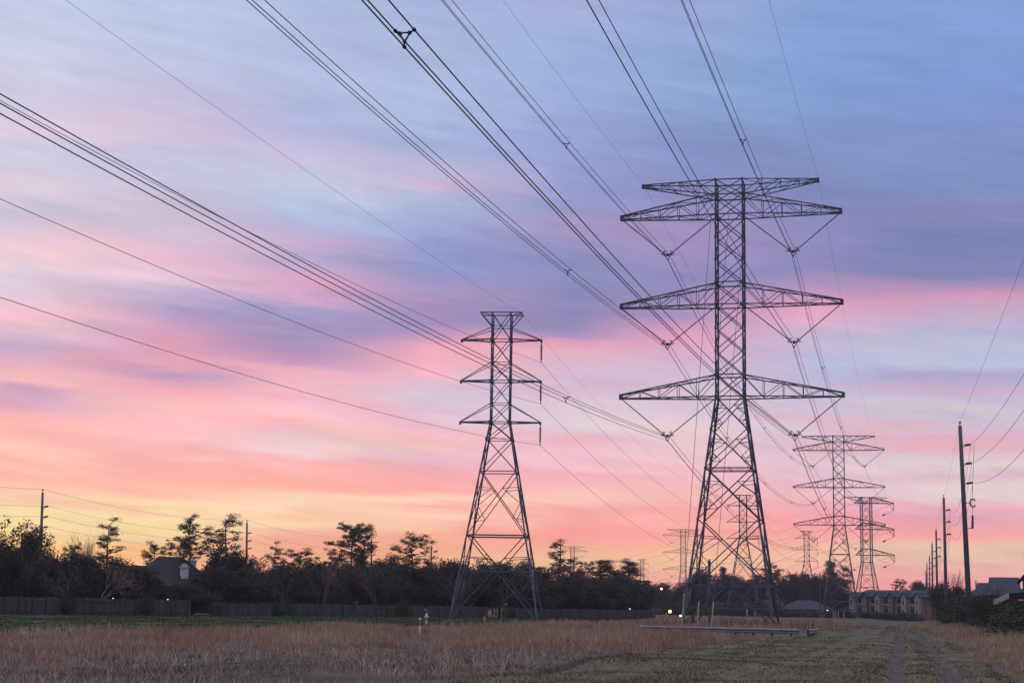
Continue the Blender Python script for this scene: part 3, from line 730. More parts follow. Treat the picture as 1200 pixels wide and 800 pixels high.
for (s, nm), P1 in YPTS[0].items():
    if nm == 'peak':
        P0 = prevA+lat(ttp)*s*WT+np.array([0, 0, Z0+dzp])
        single(P0, P1, sgs, 'thin earth wire from the top edge to the tallest tower\'s top %s arm tip' % SN[s], 'earth wires on the peaks of the big towers', .010, name='earth_wire')
    else:
        P0 = prevA+lat(ttp)*s*YK+np.array([0, 0, P1[2]+dzp])
        sp_ = [qnear(P0, P1, sgp, *q) for q in NSP[(s, nm)]]
        sp_ += [q for q in (.12, .3) if all(abs(q-k) > .1 for k in sp_)]
        bundle(P0, P1, sgp, NEARL[(s, nm)], 'three-wire bundles overhead', sp_, n=140)
    # onward to the second tower
    P2 = YPTS[1][(s, nm)]
    if nm == 'peak': single(P1, P2, 3.2, 'thin earth wire between the top %s arm tips of the two big towers' % SN[s], 'earth wires on the peaks of the big towers', .010, name='earth_wire')
    else: bundle(P1, P2, 5.2, 'three-wire bundle from the tallest tower\'s %s %s arm to the half-size one' % (nm, SN[s]), 'three-wire bundles between the two big towers', (.22, .45, .7))
    P3 = CP[(s, nm)]
    single(P2, P3, 3.5, '%s %s cable from the half-size tower to the one-sided tower' % (nm, SN[s]) if nm != 'peak' else 'thin earth wire on the %s from the half-size tower to the one-sided tower' % SN[s], 'far cables between the distant towers', .035 if nm != 'peak' else .014, name='conductor' if nm != 'peak' else 'earth_wire')
    P4, P5 = YPTS[2][(s, nm)], YPTS[3][(s, nm)]
    nn = 'conductor' if nm != 'peak' else 'earth_wire'; w_ = ('%s %s cable' % (nm, SN[s])) if nm != 'peak' else ('%s earth wire' % SN[s])
    single(P3, P4, 6, '%s from the one-sided tower to the faint far tower' % w_, 'far cables between the distant towers', .035 if nm != 'peak' else .014, name=nn)
    single(P4, P5, 6, '%s between the two faintest wide-armed towers' % w_, 'far cables between the distant towers', .035 if nm != 'peak' else .014, name=nn)
thb, Lb, sgb, sgbs, ttb, dzb = .249, 313.9, 7.48, 4.2, .255, 9.64
prevB = np.array([-1.09, 175.0, 0])-Lb*fwd(thb)
for nm in ('upper', 'middle', 'lower', 'peak'):
    P1 = BP[0][nm]; pk = nm == 'peak'
    P0 = prevB+lat(ttb)*(2.17 if pk else 4.2)+np.array([0, 0, P1[2]+dzb])
    single(P0, P1, sgbs if pk else sgb, 'faint thin wire from the top left to the slender left tower\'s peak' if pk else 'single cable from the left edge to the slender left tower\'s %s right arm' % nm, 'single cables of the small towers', .010 if pk else .017, n=140, name='earth_wire' if pk else 'conductor')
    for i in range(3):
        single(BP[i][nm], BP[i+1][nm], (7, 5, 9)[i], ('earth wire' if pk else '%s cable' % nm)+' from '+B_ALL[i][4]+' to '+B_ALL[i+1][4], 'single cables of the small towers', (.010, .016, .03)[i] if pk else (.017, .025, .035)[i], name='earth_wire' if pk else 'conductor')

# guy wires with yellow guards in front of the tallest tower, and yellow posts behind it
TP = np.array([21.37, 162.84, 0])
def guy(px, Y, top, label, gl=2.3):
    b_ = at(px, 0, Y); g = np.array([b_[0], Y, 0.]); g[2] = float(gz(g[0], g[1])); g[0] = (px-600)/FPX*Y/_cp*1.0
    pp = at(px, 738, Y); g[0] = pp[0]
    d = (top-g)/np.linalg.norm(top-g); t = empty('guy_wire', g)
    m = MB(); m.tube([np.zeros(3), top-g], .022, 5); m.build('strand', CABLE, t)
    m = MB(); m.tube([d*.05, d*gl], .06, 8); m.build('guard', YEL, t)
    m = MB(); m.tube([(0, 0, -.3), (0, 0, .12)], .06, 8); m.build('anchor_rod', STEEL2, t)
    tag(t, label, 'guy wire', 'guyed wires at the foot of the tallest tower')
la_, fw_ = lat(.2011), fwd(.2011)
guy(798.8, 149, TP+la_*(-1.75)+fw_*(-1.3)+np.array([0, 0, 40.]), 'guy wire with a pale yellow guard, leftmost, beside the left leg of the tallest tower', 3.2)
guy(816.6, 149, TP+la_*0+fw_*(-1.4)+np.array([0, 0, 40.]), 'guy wire with a pale yellow guard, middle of three at the tallest tower', 2.5)
guy(833.5, 149, TP+la_*1.6+fw_*(-1.3)+np.array([0, 0, 40.]), 'guy wire with a pale yellow guard, right of three at the tallest tower', 2.5)
def post(name, px, Y, h, r, material, label, cat, group=None, py=735):
    p = at(px, py, Y); z = float(gz(p[0], p[1])); t = empty(name, (p[0], Y, z)); m = MB(); m.tube([(0, 0, -.3), (0, 0, h*.97), (0, 0, h)], [r, r, r*.6], 10); m.build('shaft', material, t)
    return tag(t, label, cat, group)
o = post('steel_post', 831.3, 157, 6.3, .13, STEEL, 'grey steel post standing inside the left half of the tallest tower', 'post')
m = MB(); m.box((0, -.25, 2.4), (.35, .3, .7)); m.build('meter_box', STEEL2, o)
for px, lb in ((875.5, 'yellow bollard behind the tallest tower, left of two'), (884.5, 'yellow bollard behind the tallest tower, right of two')):
    o = post('bollard', px, 235, 1.9, .10, YEL, lb, 'bollard', 'yellow bollards behind the tallest tower', 727)
    m = MB(); m.tube([(0, 0, 1.6), (0, 0, 1.72)], .112, 10); m.build('band', WHITE, o)
for k, px in enumerate((976.5, 979, 982.5, 989)):
    o = post('bollard', px, 385, 1.7, .11, YEL, ('first', 'second', 'third', 'fourth and widest')[k]+' from the left of the yellow bollards under the half-size tower', 'bollard', 'yellow bollards under the half-size tower', 724)

# guard rail round the tower foot
def rail(a, b, posts, label):
    a = np.array(a); b = np.array(b); c = (a+b)/2; t = empty('guard_rail', (c[0], c[1], 0))
    d = b-a; ln = np.linalg.norm(d); d /= ln; nrm = np.array([d[1], -d[0], 0.])
    prof = [(0, .16), (.07, .11), (.07, .05), (0, 0), (.07, -.05), (.07, -.11), (0, -.16)]
    for off in (0,):
        m = MB(); o = 0
        for p in (a-[c[0], c[1], 0], b-[c[0], c[1], 0]):
            for dx, dz in prof: m.v.append(p+nrm*dx+np.array([0, 0, dz]))
            for dx, dz in prof: m.v.append(p+nrm*(dx-.012)+np.array([0, 0, dz]))
        k = len(prof)
        for i in range(k-1):
            m.f.append((i, i+1, 2*k+i+1, 2*k+i)); m.f.append((k+i, 3*k+i, 3*k+i+1, k+i+1))
        m.f += [(0, 2*k, 3*k, k), (k-1, 2*k-1, 4*k-1, 3*k-1)]
        m.build('rail', RAILM, t)
    for i in range(posts):
        p = lerp(a, b, (i+.5)/posts)-np.array([c[0], c[1], 0])-nrm*.1; m = MB(); m.bar((p[0], p[1], -.3), (p[0], p[1], p[2]+.18), .12); m.build('post', STEEL2, t)
    return tag(t, label, 'guard rail')
ra, rb = at(753, 735.2, 126), at(937, 739.8, 112)
rail(ra, rb, 9, 'long corrugated steel guard rail lying across the front of the tallest tower')
rail(at(947, 740, 113), at(958.5, 738.2, 131), 4, 'short end piece of guard rail to the right of the long one')

# ------------------------------------------------------------------ wooden pole lines
def pole_thing(base, H, tilt, r0, r1, ins, side, hardware, label, group, il=.95):
    t = empty('utility_pole', base)
    m = MB(); m.tube([(0, 0, -1), (tilt*.25, 0, H*.25), (tilt*.6, 0, H*.6), (tilt, 0, H)], [r0, r0*.9+r1*.1, (r0+r1)/2, r1], 12); m.build('pole', WOODP, t, True)
    m = MB(); m.tube([(tilt, 0, H), (tilt, 0, H+.35)], .05, 6); m.tube([(tilt, 0, H+.25), (tilt, 0, H+.4)], .11, 8); m.build('top_pin', INSUL, t)
    pts = []
    for z in ins:
        x0 = tilt*z/H; m = MB(); a = np.array([x0, 0, z]); b = np.array([x0+side*il, 0, z+.12])
        m.bar(a, lerp(a, b, .4), .07); m.bar((x0, 0, z-.45), lerp(a, b, .45), .05); m.build('bracket', STEEL2, t)
        m = MB(); k = .45; m.tube([lerp(a, b, .4), b], .05, 8)
        while k < .97: m.tube([lerp(a, b, k-.02), lerp(a, b, k+.02)], .13, 8); k += .09
        m.build('post_insulator', INSUL, t); pts.append(np.array(base)+b)
    if hardware:
        z = ins[-1]-1.8; x0 = tilt*z/H; m = MB(); m.bar((x0, 0, z), (x0+.55, 0, z), .06)
        th = np.linspace(-2.6, 2.6, 14); m.tube([(x0+.85-.25*math.cos(a), 0, z+.38*math.sin(a)) for a in th], .07, 6); m.build('cutout', INSUL, t)
        z -= 1.9; m = MB(); m.bar((x0, 0, z-.5), (x0+.75, 0, z-.45), .06); m.tube([(x0+.75, 0, z-.5), (x0+.8, 0, z+.75)], [.12, .09], 8); m.build('arrester', INSUL, t)
        m = MB(); m.tube([(x0+1.15+tilt*.1, 0, ins[0]), (x0+.9, .1, (ins[0]+z)/2), (x0+.8, 0, z+.75)], .02, 5); m.build('jumper', CABLE, t)
    tag(t, label, 'utility pole', group)
    pts.append(np.array(base)+np.array([tilt, 0, H+.4])); return pts
RP = [(1137, 1125, 499, 159.1), (1109.5, 1106, 583, None), (1099, 1097, 621, None), (1093.5, 1092.3, 637, None), (1090, 1089.3, 652, None), (1087, 1086.2, 660, None), (1085.6, 1085, 669, None)]
RL = ['tallest and nearest wooden utility pole, leaning left, by the hedge', 'second wooden pole of the right-hand row, half as tall as the nearest', 'third wooden pole of the right-hand row', 'fourth wooden pole of the right-hand row', 'fifth wooden pole of the right-hand row, thin with distance', 'sixth wooden pole of the right-hand row, barely above the trees', 'farthest and shortest pole of the right-hand row']
PPR = []
for i, (bx, tx, ty, D) in enumerate(RP):
    H = 19.33
    if D is None: D = depth_for(tx, ty, H-.55)
    b_ = at(bx, 735, D); z = float(gz(b_[0], D)) if D > 170 else 0.; tp = at(tx, ty, D)
    PPR.append(pole_thing((b_[0], D, z), H, tp[0]-b_[0], .27, .175, (17.45, 15.7, 13.85), 1, i < 1, RL[i], 'wooden poles in a row on the right'))
base0 = np.array([43.2, 159.1, 0])-np.array([22.2, 95, 0])
P_prev = [base0+np.array([2.4, 0, z]) for z in (17.55, 15.8, 13.95)]+[base0+np.array([.5, 0, 19.7])]
WN = ('top', 'middle', 'bottom', 'earth')
for k in range(4):
    single(P_prev[k], PPR[0][k], (1.1, 1.5, 2.0, .3)[k], ('%s of three cables drooping from the right edge to the nearest wooden pole' % WN[k]) if k < 3 else 'thin straight wire from the right edge to the tip of the nearest wooden pole', 'cables along the right-hand wooden poles', .016 if k < 3 else .009, name='conductor' if k < 3 else 'earth_wire')
ORD = ('nearest', 'second', 'third', 'fourth', 'fifth', 'sixth', 'farthest')
for i in range(len(PPR)-1):
    for k in range(4):
        single(PPR[i][k], PPR[i+1][k], (2.6 if k < 3 else .5), '%s %s between the %s and %s right-hand poles' % (WN[k], 'cable' if k < 3 else 'wire', ORD[i], ORD[i+1]), 'cables along the right-hand wooden poles', (.016 if k < 3 else .009)+.004*i, name='conductor' if k < 3 else 'earth_wire')
LP_ = [(46, 50, 577, 14.), (288.5, 289.5, 612, 14.), (435, 435.5, 632, 13.5), (526, 525.5, 656, 13.)]
LL = ['wooden utility pole at far left, tallest of the left-hand row, above the bushy tree', 'wooden utility pole with a white transformer, right of the thin-topped pine', 'wooden pole with a crossarm just right of the tall twin pine', 'thin grey pole left of the slender lattice tower']
PPL = []
for i, (bx, tx, ty, H) in enumerate(LP_):
    D = depth_for(tx, ty, H); b_ = at(bx, 700, D); tp = at(tx, ty, D)
    PPL.append(pole_thing((b_[0], D, 0), H, tp[0]-b_[0], .21, .14, (H-1.7, H-2.9, H-4.1), 1, False, LL[i], 'wooden poles behind the fence', .75))
    if i == 1:
        o = [q for q in bpy.data.objects if q.get('label') == LL[1]][0]
        m = MB(); m.tube([(.42, -.1, H-7.2), (.42, -.1, H-6.2), (.42, -.1, H-6.1)], [.24, .24, .15], 12); m.build('transformer', PALEW, o)
q0 = [p+np.array([-16, -66, .3]) for p in PPL[0]]
for i in range(-1, 3):
    for k in range(4):
        a = q0 if i < 0 else PPL[i]
        single(a[k], PPL[i+1][k], 1.0, '%s %s %s' % (WN[k], 'cable' if k < 3 else 'wire', ('from the left edge to the far left wooden pole', 'between the far left pole and the transformer pole', 'from the transformer pole to the crossarm pole', 'from the crossarm pole to the thin grey pole')[i+1]), 'cables along the left-hand wooden poles', .014, name='conductor' if k < 3 else 'earth_wire')
o = [q for q in bpy.data.objects if q.get('label') == LL[2]][0]
m = MB(); m.bar((-.9, -.2, 13.0), (1.1, -.2, 13.0), .12); m.build('crossarm', WOODP, o)
for px, ty, D, lb in ((641.5, 668, 330, 'thin grey pole right of the slender tower, in front of the trees'), (961, 674, 420, 'dark thin pole standing just left of the half-size tower'), (1144.5, 681, 300, 'short far pole right of the nearest wooden pole'), (499+5, 640, 300, 'slim grey pole inside the spreading pine')):
    H = at(px, ty, D)[2]; b_ = at(px, 712, D); t = empty('utility_pole', (b_[0], D, 0)); m = MB(); m.tube([(0, 0, -.5), (0, 0, H)], [.17, .11], 8); m.build('pole', WOODP, t)
    m = MB(); m.tube([(0, 0, H), (0, 0, H+.3)], .06, 6); m.build('top_pin', INSUL, t); tag(t, lb, 'utility pole')
# ------------------------------------------------------------------ trees
def leafquads(cent, nrm_rand, size, asp=.6):
    n = len(cent); a = rng.normal(size=(n, 3)); a /= np.linalg.norm(a, axis=1)[:, None]
    b = rng.normal(size=(n, 3)); b -= a*(a*b).sum(1)[:, None]; b /= np.linalg.norm(b, axis=1)[:, None]
    s = (size*(.6+.8*rng.random(n)))[:, None] if np.isscalar(size) else size[:, None]
    a = a*s*.5; b = b*s*.5*asp
    return np.stack([cent-a*.9-b*.35, cent-a*.1-b, cent+a, cent-a*.1+b], 1).reshape(-1, 3)
def ball(n, r):
    d = rng.normal(size=(n, 3)); d /= np.linalg.norm(d, axis=1)[:, None]
    return d*(rng.random(n)**(1/2.2))[:, None]*r
def taper(m, a, b, r0, r1, n=5, wob=.0, seg=4):
    a = np.array(a, float); b = np.array(b, float); P = [a+(b-a)*t+(rng.normal(size=3)*wob*np.linalg.norm(b-a) if 0 < t < 1 else 0) for t in np.linspace(0, 1, seg+1)]
    m.tube(P, list(np.linspace(r0, r1, seg+1)), n)
    return P
def tree_mesh(kind, seed):
    """returns (trunk MB, leaf verts) for a tree of unit nominal height H"""
    global rng
    rng = np.random.default_rng(seed); m = MB(); cs = []
    if kind.startswith('pine'):
        H = 16.; lo, K, spread, sz = {'pine_high': (.58, 13, 3.1, .72), 'pine_long': (.34, 26, 2.9, .80), 'pine_thin': (.42, 17, 1.6, .62), 'pine_open': (.44, 17, 3.4, .80)}[kind]
        P = taper(m, (0, 0, -.4), (rng.normal()*.4, rng.normal()*.4, H*.97), .24, .05, 6, .006, 6)
        for k in range(K):
            t = lo+(1-lo)*(k+.5)/K; q = (t-lo)/(1-lo); z = H*t
            prof = {'pine_high': math.sin(math.pi*min(1, .25+.75*q)*.95)+.25, 'pine_long': (1.05-q*.85), 'pine_thin': .5+.6*math.sin(q*3), 'pine_open': .55+.6*math.sin(q*2.6)}[kind]
            for _ in range(2 if kind == 'pine_thin' else 3):
                a = rng.random()*6.283; R = spread*prof*(.45+.65*rng.random())
                c = np.array([math.cos(a)*R, math.sin(a)*R, z+R*.16+rng.normal()*.55])
                tr = np.array([P[0][0]*(1-t)+P[-1][0]*t, P[0][1]*(1-t)+P[-1][1]*t, z-R*.12])
                taper(m, tr, c, .075, .025, 4, .04, 3)
                cs.append((c, sz*(.5+.9*rng.random()), .62)); 
                if R > 1.2: cs.append((lerp(tr, c, .6)+rng.normal(size=3)*.3, sz*.6, .6))
        cs.append((np.array([P[-1][0], P[-1][1], H*.965]), sz*.8, .7))
        pts = np.concatenate([c+rng.normal(size=(int(230*r**1.6), 3))*r*.46*np.array([1, 1, f]) for c, r, f in cs]); leaf = leafquads(pts, 1, .27, .32)
    elif kind.startswith('broad'):
        H = 9.; W = 3.6; taper(m, (0, 0, -.4), (.1, 0, H*.42), .26, .16, 7, .01, 4)
        n = 20; top = np.array([0, 0, H*.6])
        for k in range(n):
            d = rng.normal(size=3); d /= np.linalg.norm(d); d[2] = d[2]*.9
            c = np.array([d[0]*W*.72, d[1]*W*.72, H*.56+d[2]*H*.34])*(np.array([1, 1, 1])); r = .95+.75*rng.random()
            if c[2] < .9: c[2] = .9
            taper(m, (.1, 0, H*.3+rng.random()*H*.15), c, .10, .02, 4, .05, 3)
            cs.append((c, r))
        for k in range(9): cs.append((np.array([rng.normal()*1.0, rng.normal()*1.0, H*(.3+.5*rng.random())]), 1.3))
        pts = np.concatenate([c+ball(int(270*r**2), r) for c, r in cs]); leaf = leafquads(pts, 1, .23, .6)
        if kind == 'broad_loose':
            keep = np.repeat(vnoise(pts[:, 0]*1.1+pts[:, 2]*.6+20, pts[:, 1]*1.1+pts[:, 2]*.9+20) > .42, 4); leaf = leaf[keep]
    elif kind == 'bush':
        H = 3.5
        for k in range(5): taper(m, (rng.normal()*.3, rng.normal()*.3, -.2), (rng.normal()*1.0, rng.normal()*1.0, H*.75), .05, .015, 4, .04, 3)
        for k in range(16):
            d = rng.normal(size=3); d /= np.linalg.norm(d); cs.append((np.array([d[0]*1.35, d[1]*1.35, max(.35, H*.46+d[2]*H*.36)]), .5+.5*rng.random()))
        pts = np.concatenate([c+rng.normal(size=(int(620*r**2), 3))*r*.52 for c, r in cs]); pts = pts[pts[:, 2] > .02]; leaf = leafquads(pts, 1, .13, .55)
    else:                                       # bare deciduous tree
        H = 8.; leaf = None
        def grow(p, d, ln, r, lev):
            q = p+d*ln; mid = (p+q)/2+rng.normal(size=3)*ln*.05
            m.tube([p, mid, q], [r, r*.85, r*.68], 5 if lev < 2 else 3)
            if lev >= 5: return
            for k in range(3 if lev < 4 else 3):
                nd = d+rng.normal(size=3)*(.42 if kind == 'bare_tree' else .3); nd[2] += .12; nd /= np.linalg.norm(nd); grow(lerp(p, q, .55+.45*rng.random()) if k else q, nd, ln*(.66+.2*rng.random()), r*.6, lev+1)
        if kind == 'bare_tree': grow(np.array([0, 0, -.3]), np.array([0, 0, 1.]), 2.3, .17, 0)
        else:
            for k in range(5):
                d = np.array([rng.normal()*.3, rng.normal()*.3, 1.]); d /= np.linalg.norm(d); grow(np.array([rng.normal()*.15, rng.normal()*.15, -.3]), d, 2.0, .06, 1)
    return m, leaf, H
VAR = {}
def variants(kind, nvar):
    VAR[kind] = []
    for s in range(nvar):
        m, leaf, H = tree_mesh(kind, 100+s*17+sum(map(ord, kind)))
        tm = bpy.data.meshes.new('trunk'); tm.from_pydata([tuple(p) for p in m.v], [], m.f); tm.materials.append(TWIG if leaf is None else BARK); tm.update()
        lm = fastmesh('crown', leaf, 4, PINE if kind.startswith('pine') else (HEDGE if kind == 'bush' else LEAF)) if leaf is not None else None
        allv = leaf if leaf is not None else np.array(m.v)
        Wd = np.percentile(np.abs(allv[:, 0]), 97)*2; Ht = np.percentile(allv[:, 2], 99.7)
        brown = None
        if kind.startswith('broad'):
            brown = lm.copy(); brown.materials[0] = LEAFB
        VAR[kind].append((tm, lm, Wd, Ht, brown))
variants('pine_high', 3); variants('pine_long', 3); variants('pine_thin', 2); variants('pine_open', 2)
variants('broad', 4); variants('broad_loose', 2); variants('bush', 3); variants('bare_tree', 3); variants('bare_shrub', 2)
rng = np.random.default_rng(99)
NAME = {'pine': 'pine_tree', 'broad': 'broadleaf_tree', 'bush': 'bush', 'bare': 'bare_tree'}
_cnt = {}
def tree(kind, px, ty, D, wpx, label, group=None, brown=False, rz=None, z0=None):
    k = _cnt.get(kind, 0); _cnt[kind] = k+1
    tm, lm, Wd, Ht, br = VAR[kind][k % len(VAR[kind])]
    p = at(px, 712, D); z = float(gz(p[0], D)) if z0 is None else z0; H = at(px, ty, D)[2]-z; W = wpx/FPX*D
    nm = NAME[kind.split('_')[0]]; 
    if kind == 'bare_shrub': nm = 'bare_shrub'
    t = empty(nm, (p[0], D, z), rng.random()*6.283 if rz is None else rz)
    t.scale = (W/Wd, W/Wd, H/Ht)
    link('trunk' if 'bush' not in kind and 'shrub' not in kind else 'stems', tm, t)
    if lm is not None: link('crown' if kind != 'bush' else 'foliage', br if brown and br is not None else lm, t)
    return tag(t, label, {'pine_tree': 'pine tree', 'broadleaf_tree': 'tree', 'bush': 'bush', 'bare_tree': 'bare tree', 'bare_shrub': 'shrub'}[nm], group)
def fd(px): return float(np.interp(px, [-60, 0, 100, 300, 500, 700, 760], [158, 168, 182, 201, 232, 265, 285]))
# --- the trees that stand out, left to right
PX = [
 ('pine_long', 632, 664, 70, 30, 'dark ragged pine left of the thin round-topped pine', False),
 ('pine_thin', 670, 652, 85, 20, 'small thin pine right of the thin round-topped pine', False),
 ('pine_long', 722, 668, 70, 26, 'short dark pine between the full dark pine and the rounded pine', False),
 ('pine_open', 578, 660, 75, 36, 'low open pine seen through the middle of the slender tower', False),
 ('pine_long', 530, 664, 60, 28, 'dark pine left of the slender tower, over the fence end', False),
 ('broad_loose', 12, 611, 26, 62, 'loose leafed tree at the far left edge, tall against the yellow sky', False),
 ('broad_loose', 40, 622, 34, 44, 'bushy tree around the foot of the far left wooden pole', False),
 ('bare_shrub', 97, 622, 20, 46, 'tall bare upright twigs left of the slim pine at far left', False),
 ('pine_thin', 123, 606, 40, 30, 'slim ragged pine at far left, right of the bare twigs', False),
 ('pine_open', 182, 634, 60, 34, 'low pine just left of the dark house roof with white chimneys', False),
 ('pine_high', 222, 603, 50, 52, 'tall flat-topped pine right behind the white chimneys', False),
 ('pine_open', 205, 627, 72, 34, 'drooping pine leaning out left of the flat-topped pine', False),
 ('pine_thin', 262, 602, 62, 34, 'thin-topped pine between the flat-topped pine and the transformer pole', False),
 ('broad_loose', 262, 634, 30, 50, 'round leafy tree under the thin-topped pine', False),
 ('broad_loose', 283, 648, 30, 36, 'leafy tree around the foot of the transformer pole', False),
 ('pine_thin', 319, 634, 70, 20, 'small wispy pine right of the transformer pole', False),
 ('pine_open', 347, 642, 60, 44, 'wide low pine between the wispy pine and the tall twin pine', False),
 ('pine_open', 407, 612, 55, 50, 'left trunk of the tall twin pine, arching over', False),
 ('pine_high', 421, 613, 62, 40, 'right trunk of the tall twin pine, next to the crossarm pole', False),
 ('bare_tree', 400, 656, 10, 54, 'bare pale-branched tree below the twin pine', False),
 ('broad', 452, 650, 50, 34, 'dark tree between the crossarm pole and the spreading pine', False),
 ('pine_open', 485, 624, 45, 46, 'spreading layered pine left of the slender lattice tower', False),
 ('bare_shrub', 509, 648, 30, 26, 'bare twigs to the right of the spreading pine', False),
 ('broad_loose', 556, 653, 70, 40, 'round-topped tree seen through the left legs of the slender tower', False),
 ('broad_loose', 610, 656, 80, 42, 'round-topped tree seen through the right legs of the slender tower', False),
 ('pine_thin', 654, 631, 80, 26, 'thin round-topped pine standing above the trees beside the faintest tower', False),
 ('broad', 655, 660, 40, 44, 'dark broad tree beneath the thin round-topped pine', False),
 ('broad', 680, 668, 45, 30, 'brown leafed tree beside the dark broad tree', True),
 ('pine_long', 707, 656, 60, 44, 'full dark pine in the middle, left of the rounded pine', False),
 ('pine_open', 686, 656, 75, 26, 'small reddish pine top between the thin pine and the full dark pine', False),
 ('pine_long', 737, 655, 80, 34, 'rounded pine beside the tiny far tower', False),
 ('broad_loose', 768, 684, 180, 36, 'loose tree around the glowing street lamp', False),
 ('broad_loose', 783, 683, 190, 26, 'loose tree just right of the glowing street lamp', False),
 ('pine_high', 820, 671, 260, 22, 'far pine top seen inside the left leg of the tallest tower', False),
 ('pine_high', 836, 672, 270, 20, 'far pine top seen behind the steel post', False),
 ('pine_high', 905, 669, 260, 22, 'far pine just right of the right leg of the tallest tower', False),
 ('pine_high', 925, 672, 280, 22, 'far pine standing left of the small tower before the hedge', False),
 ('pine_high', 957, 676, 290, 26, 'far pine between the small tower and the half-size tower', False),
 ('pine_high', 972, 679, 290, 24, 'far pine seen through the left leg of the half-size tower', False),
 ('pine_thin', 1018, 688, 420, 16, 'tiny tree top over the apartments under the one-sided tower', False),
 ('pine_open', 1056, 678, 420, 20, 'small open pine behind the right end of the apartments', False),
 ('broad', 1079, 681, 400, 32, 'round dark tree right of the small open pine', False),
 ('bare_shrub', 1117, 664, 60, 26, 'spiky bare-topped tree between the first and second right-hand poles', False),
 ('broad', 1113, 683, 60, 44, 'large dark tree behind the second right-hand pole', False),
]
for k, (kd, px, ty, off, w, lb, br) in enumerate(PX):
    base = fd(px) if px < 760 else (300 if px < 1000 else 240)
    tree(kd, px, ty, base+off, w, lb, None, br)
# --- the unbroken row behind the wooden fence
LM = [(-15, 'the picture\'s left edge'), (50, 'the far left wooden pole'), (123, 'the slim ragged pine'), (200, 'the white chimneys'), (262, 'the thin-topped pine'), (289, 'the transformer pole'), (347, 'the wide low pine'), (413, 'the tall twin pine'), (435, 'the crossarm pole'), (485, 'the spreading pine'), (540, 'the slender tower'), (600, 'the slender tower\'s middle'), (654, 'the thin round-topped pine'), (707, 'the full dark pine'), (737, 'the rounded pine'), (775, 'the glowing street lamp'), (856, 'the tallest tower'), (945, 'the small tower before the hedge'), (983, 'the half-size tower')]
_used = {}
def auto(px, what, where):
    l = [q for q in LM if q[0] <= px] or LM[:1]; key = '%s right of %s, %s' % (what, l[-1][1], where); n = _used.get(key, 0); _used[key] = n+1
    return (('%s ' % ['first', 'second', 'third', 'fourth', 'fifth', 'sixth', 'seventh', 'eighth', 'ninth', 'tenth', 'eleventh', 'twelfth', 'thirteenth', 'fourteenth'][n]) if True else '')+key
rows = []
rt = np.random.default_rng(5)
px = -40.
while px < 745:
    w = rt.uniform(34, 60)*(.9 if px > 300 else 1.1); ty = (652 if px < 60 else 660 if px < 165 else 693 if px < 243 else 670 if px < 610 else 688)+rt.uniform(-9, 10)
    rows.append((px, ty, fd(px)+rt.uniform(7, 13), w, 'broad', px > 380 and px < 420)); px += w*.40
px = -40.
while px < 745:
    kd = rt.choice(['broad', 'broad_loose', 'broad_loose', 'pine_open', 'pine_long']); w = rt.uniform(34, 52)*(.62 if kd[0] == 'p' else 1)
    ty = (650 if px < 50 else 656 if px < 150 else 676 if 160 < px < 240 else 667 if px < 600 else 682)+rt.uniform(-13, 8)*(1 if px < 600 else .5)+(-3 if kd[0] == 'p' else 0)
    if px > 600 and kd[0] == 'p': kd = 'broad_loose'; ty += 3
    if 158 < px < 244: ty = 692+rt.uniform(-3, 5); kd = 'broad'
    rows.append((px, ty, fd(px)+rt.uniform(26, 44), w, str(kd), rt.random() < .35)); px += w*.5
for i, (px, ty, D, w, kd, br) in enumerate(sorted(rows)):
    front = D-fd(px) < 20
    tree(kd, px, ty-4, D, w, auto(px, 'ragged dark pine' if kd[0] == 'p' else 'brownish leafy tree' if br else 'dark leafy tree', 'close behind the fence' if front else 'second row behind the fence'), 'pines behind the wooden fence' if kd[0] == 'p' else 'leafy trees behind the wooden fence', br)
for k, (px, ty, w, kd) in enumerate([(78, 664, 64, 'bare_tree'), (118, 660, 70, 'bare_tree'), (146, 668, 48, 'bare_tree'), (330, 668, 44, 'bare_tree'), (376, 662, 48, 'bare_shrub'), (440, 664, 44, 'bare_tree'), (534, 668, 36, 'bare_shrub'), (590, 672, 40, 'bare_tree')]):
    tree(kd, px, ty, fd(px)+3.5, w, auto(px, 'grey leafless tree', 'just over the wooden fence'), 'leafless trees along the fence')
# bushes in front of the fence and hedges
for px, ty, w, D, lb in ((82, 690, 18, fd(82)-1.5, 'dark narrow bush against the fence at far left'), (172, 696, 20, fd(172)-1.2, 'dark bush hanging over the fence below the chimneys'), (251, 705, 17, fd(251)-1.5, 'round dark bush in front of the fence, right of the chimneys'), (332, 701, 22, fd(332)-1.3, 'dark bush in the gap of the fence, right of the transformer pole'), (474, 703, 26, fd(474)-1.3, 'round dark bush before the fence below the spreading pine'), (596, 712, 16, fd(596)-.5, 'clipped bush between two fence runs under the slender tower'), (645, 706, 28, fd(645)+6, 'clipped dark bush before the pale house'), (632, 707, 22, fd(632)+6, 'small clipped bush left of the pale house')):
    tree('bush', px, ty, D, w, lb)
# far wood right of the rounded pine: dark belts of trees one cannot tell apart, then individuals before it
rows = []; px = 742.
while px < 992:
    w = rt.uniform(24, 38); ty = (690 if px < 765 else 690 if px < 800 else 678)+rt.uniform(-12, 10); rows.append((px, ty, rt.uniform(470, 560), w)); px += w*.28
for k, (px, ty, D, w) in enumerate(rows): tree(('broad', 'broad_loose', 'pine_long', 'broad', 'pine_high')[k % 5], px, ty-(9 if k % 5 in (2, 4) else 0), D, w*(.7 if k % 5 in (2, 4) else 1), auto(px, 'dark distant tree', 'in the far wood'), 'trees of the far wood')
for px in (690, 704, 718, 730, 744, 752): tree('broad', px, 692+rt.uniform(-4, 4), 330+rt.uniform(0, 40), 30, auto(px, 'dark low tree', 'beyond the end of the fence'), 'trees past the fence end')
